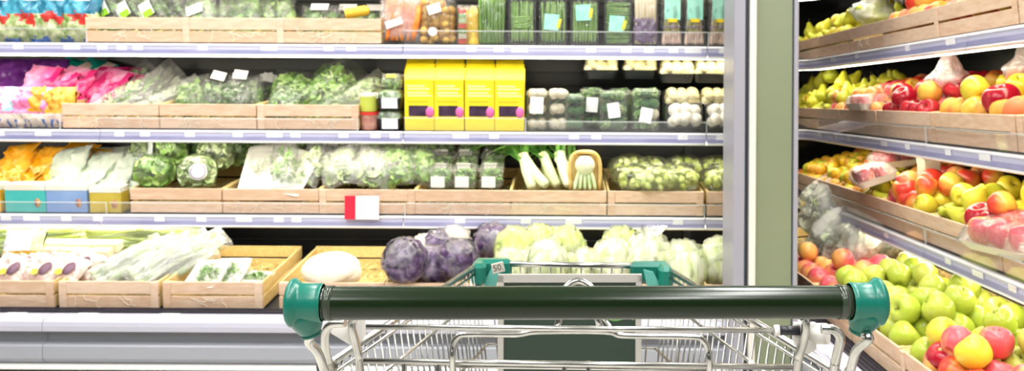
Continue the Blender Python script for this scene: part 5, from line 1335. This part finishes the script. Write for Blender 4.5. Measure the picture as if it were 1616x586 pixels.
put(cabbage(2, .090, redc), A4, 692, 400, .26, 'film-wrapped red cabbage behind the front three', 'cabbage', rx=10, rz=70, dz=-.05)
put(cabbage(3, .080, redc), A4, 768, 402, .26, 'dark wine-red cabbage at the back right of its crate', 'cabbage', rx=30, rz=140, dz=-.03)
put(cabbage(4, .068, whc, leaves=0, nme='cauliflower'), A4, 716, 398, .28, 'white cauliflower on top at the back of the red cabbages', 'cauliflower', dz=-.03)
put(cabbage(4, .068, whc, leaves=0, nme='cauliflower'), A4, 672, 412, .26, 'white cauliflower half hidden behind the left red cabbage', 'cauliflower', dz=-.03)
def big_cauli():
    b = empty('cauliflower'); ob_mb('head', cab_core(.112, 4, (1, .95, .62), .07, 1.6), M('big_white_head', '#f4efdf', '#efe6cc', scale=20, rough=.6, bump=.3, bscale=50), b)
    ob_mb('lobe', cab_core(.08, 6, (.95, .95, .75), .08, 2), MATS['big_white_head'], b, T(.04, 0, .0)); return b
put(big_cauli(), A4, 524, 452, .12, 'one big smooth white cauliflower alone in its crate', 'cauliflower', dz=-.005)
for i, (px, py, v, R, key, m, rx, nm) in enumerate(((812, 430, .14, .075, 11, napay, -8, 'yellow-green napa cabbage beside the red ones'), (858, 425, .18, .075, 12, napay, -14, 'yellow-green napa cabbage second in the row'), (812, 452, .10, .07, 13, napa, -5, 'pale napa cabbage front left'),
      (900, 425, .18, .085, 11, napay, -14, 'yellow-green napa cabbage behind the trolley front'), (865, 455, .115, .085, 14, napa, -8, 'large pale napa cabbage behind the trolley number tag'), (915, 456, .115, .085, 13, napa, 5, 'pale napa cabbage right of the middle'),
      (965, 455, .125, .09, 14, napa, -4, 'pale film-wrapped cabbage left of the teal corner'), (1014, 450, .14, .09, 15, napa, -10, 'pale cabbage in crinkled film behind the teal corner'), (1068, 448, .13, .09, 13, napa, -6, 'pale cabbage right of the teal corner'), (1078, 466, .115, .08, 15, napa, 0, 'pale cabbage low at the crate front by the pillar'), (1140, 455, .14, .09, 14, napa, -5, 'pale cabbage half hidden by the pillar'), (985, 425, .28, .08, 12, napa, -10, 'pale cabbage at the back of the film-bagged ones'))):
    put(cabbage(key, R, m, (1, .95, 1.18), 5, True, 'napa_cabbage'), A4, px, py, v, nm, 'cabbage', rx=rx, rz=i*40)
put(poly_bag(12, .19, .22, film_clear), A4, 1014, 446, .10, 'crumpled clear bag standing over the pale cabbages', 'plastic bag')

# ------------------------------------------------------------------ labels: tell the members of small look-alike rows apart by their order
from collections import defaultdict
_g = defaultdict(list)
for o in SC.objects:
    if o.parent is None and 'label' in o.keys() and 'category' in o.keys(): _g[o['label']].append(o)
ORD = ['first', 'second', 'third', 'fourth', 'fifth', 'sixth', 'seventh', 'eighth', 'ninth', 'tenth', 'eleventh', 'twelfth', 'thirteenth', 'fourteenth', 'fifteenth', 'sixteenth', 'seventeenth', 'eighteenth', 'nineteenth', 'twentieth', 'twenty-first', 'twenty-second']
for lab, os_ in _g.items():
    if 1 < len(os_) <= 22 and len(lab.split()) <= 13:
        os_.sort(key=lambda o: o.matrix_basis.translation.x / max(.1, o.matrix_basis.translation.y))
        for i, o in enumerate(os_):
            o['label'] = '%s, %s from left' % (lab, ORD[i]) if len(os_) > 2 else '%s, %s one' % (lab, ('left', 'right')[i])
            if 'group' not in o.keys(): o['group'] = lab
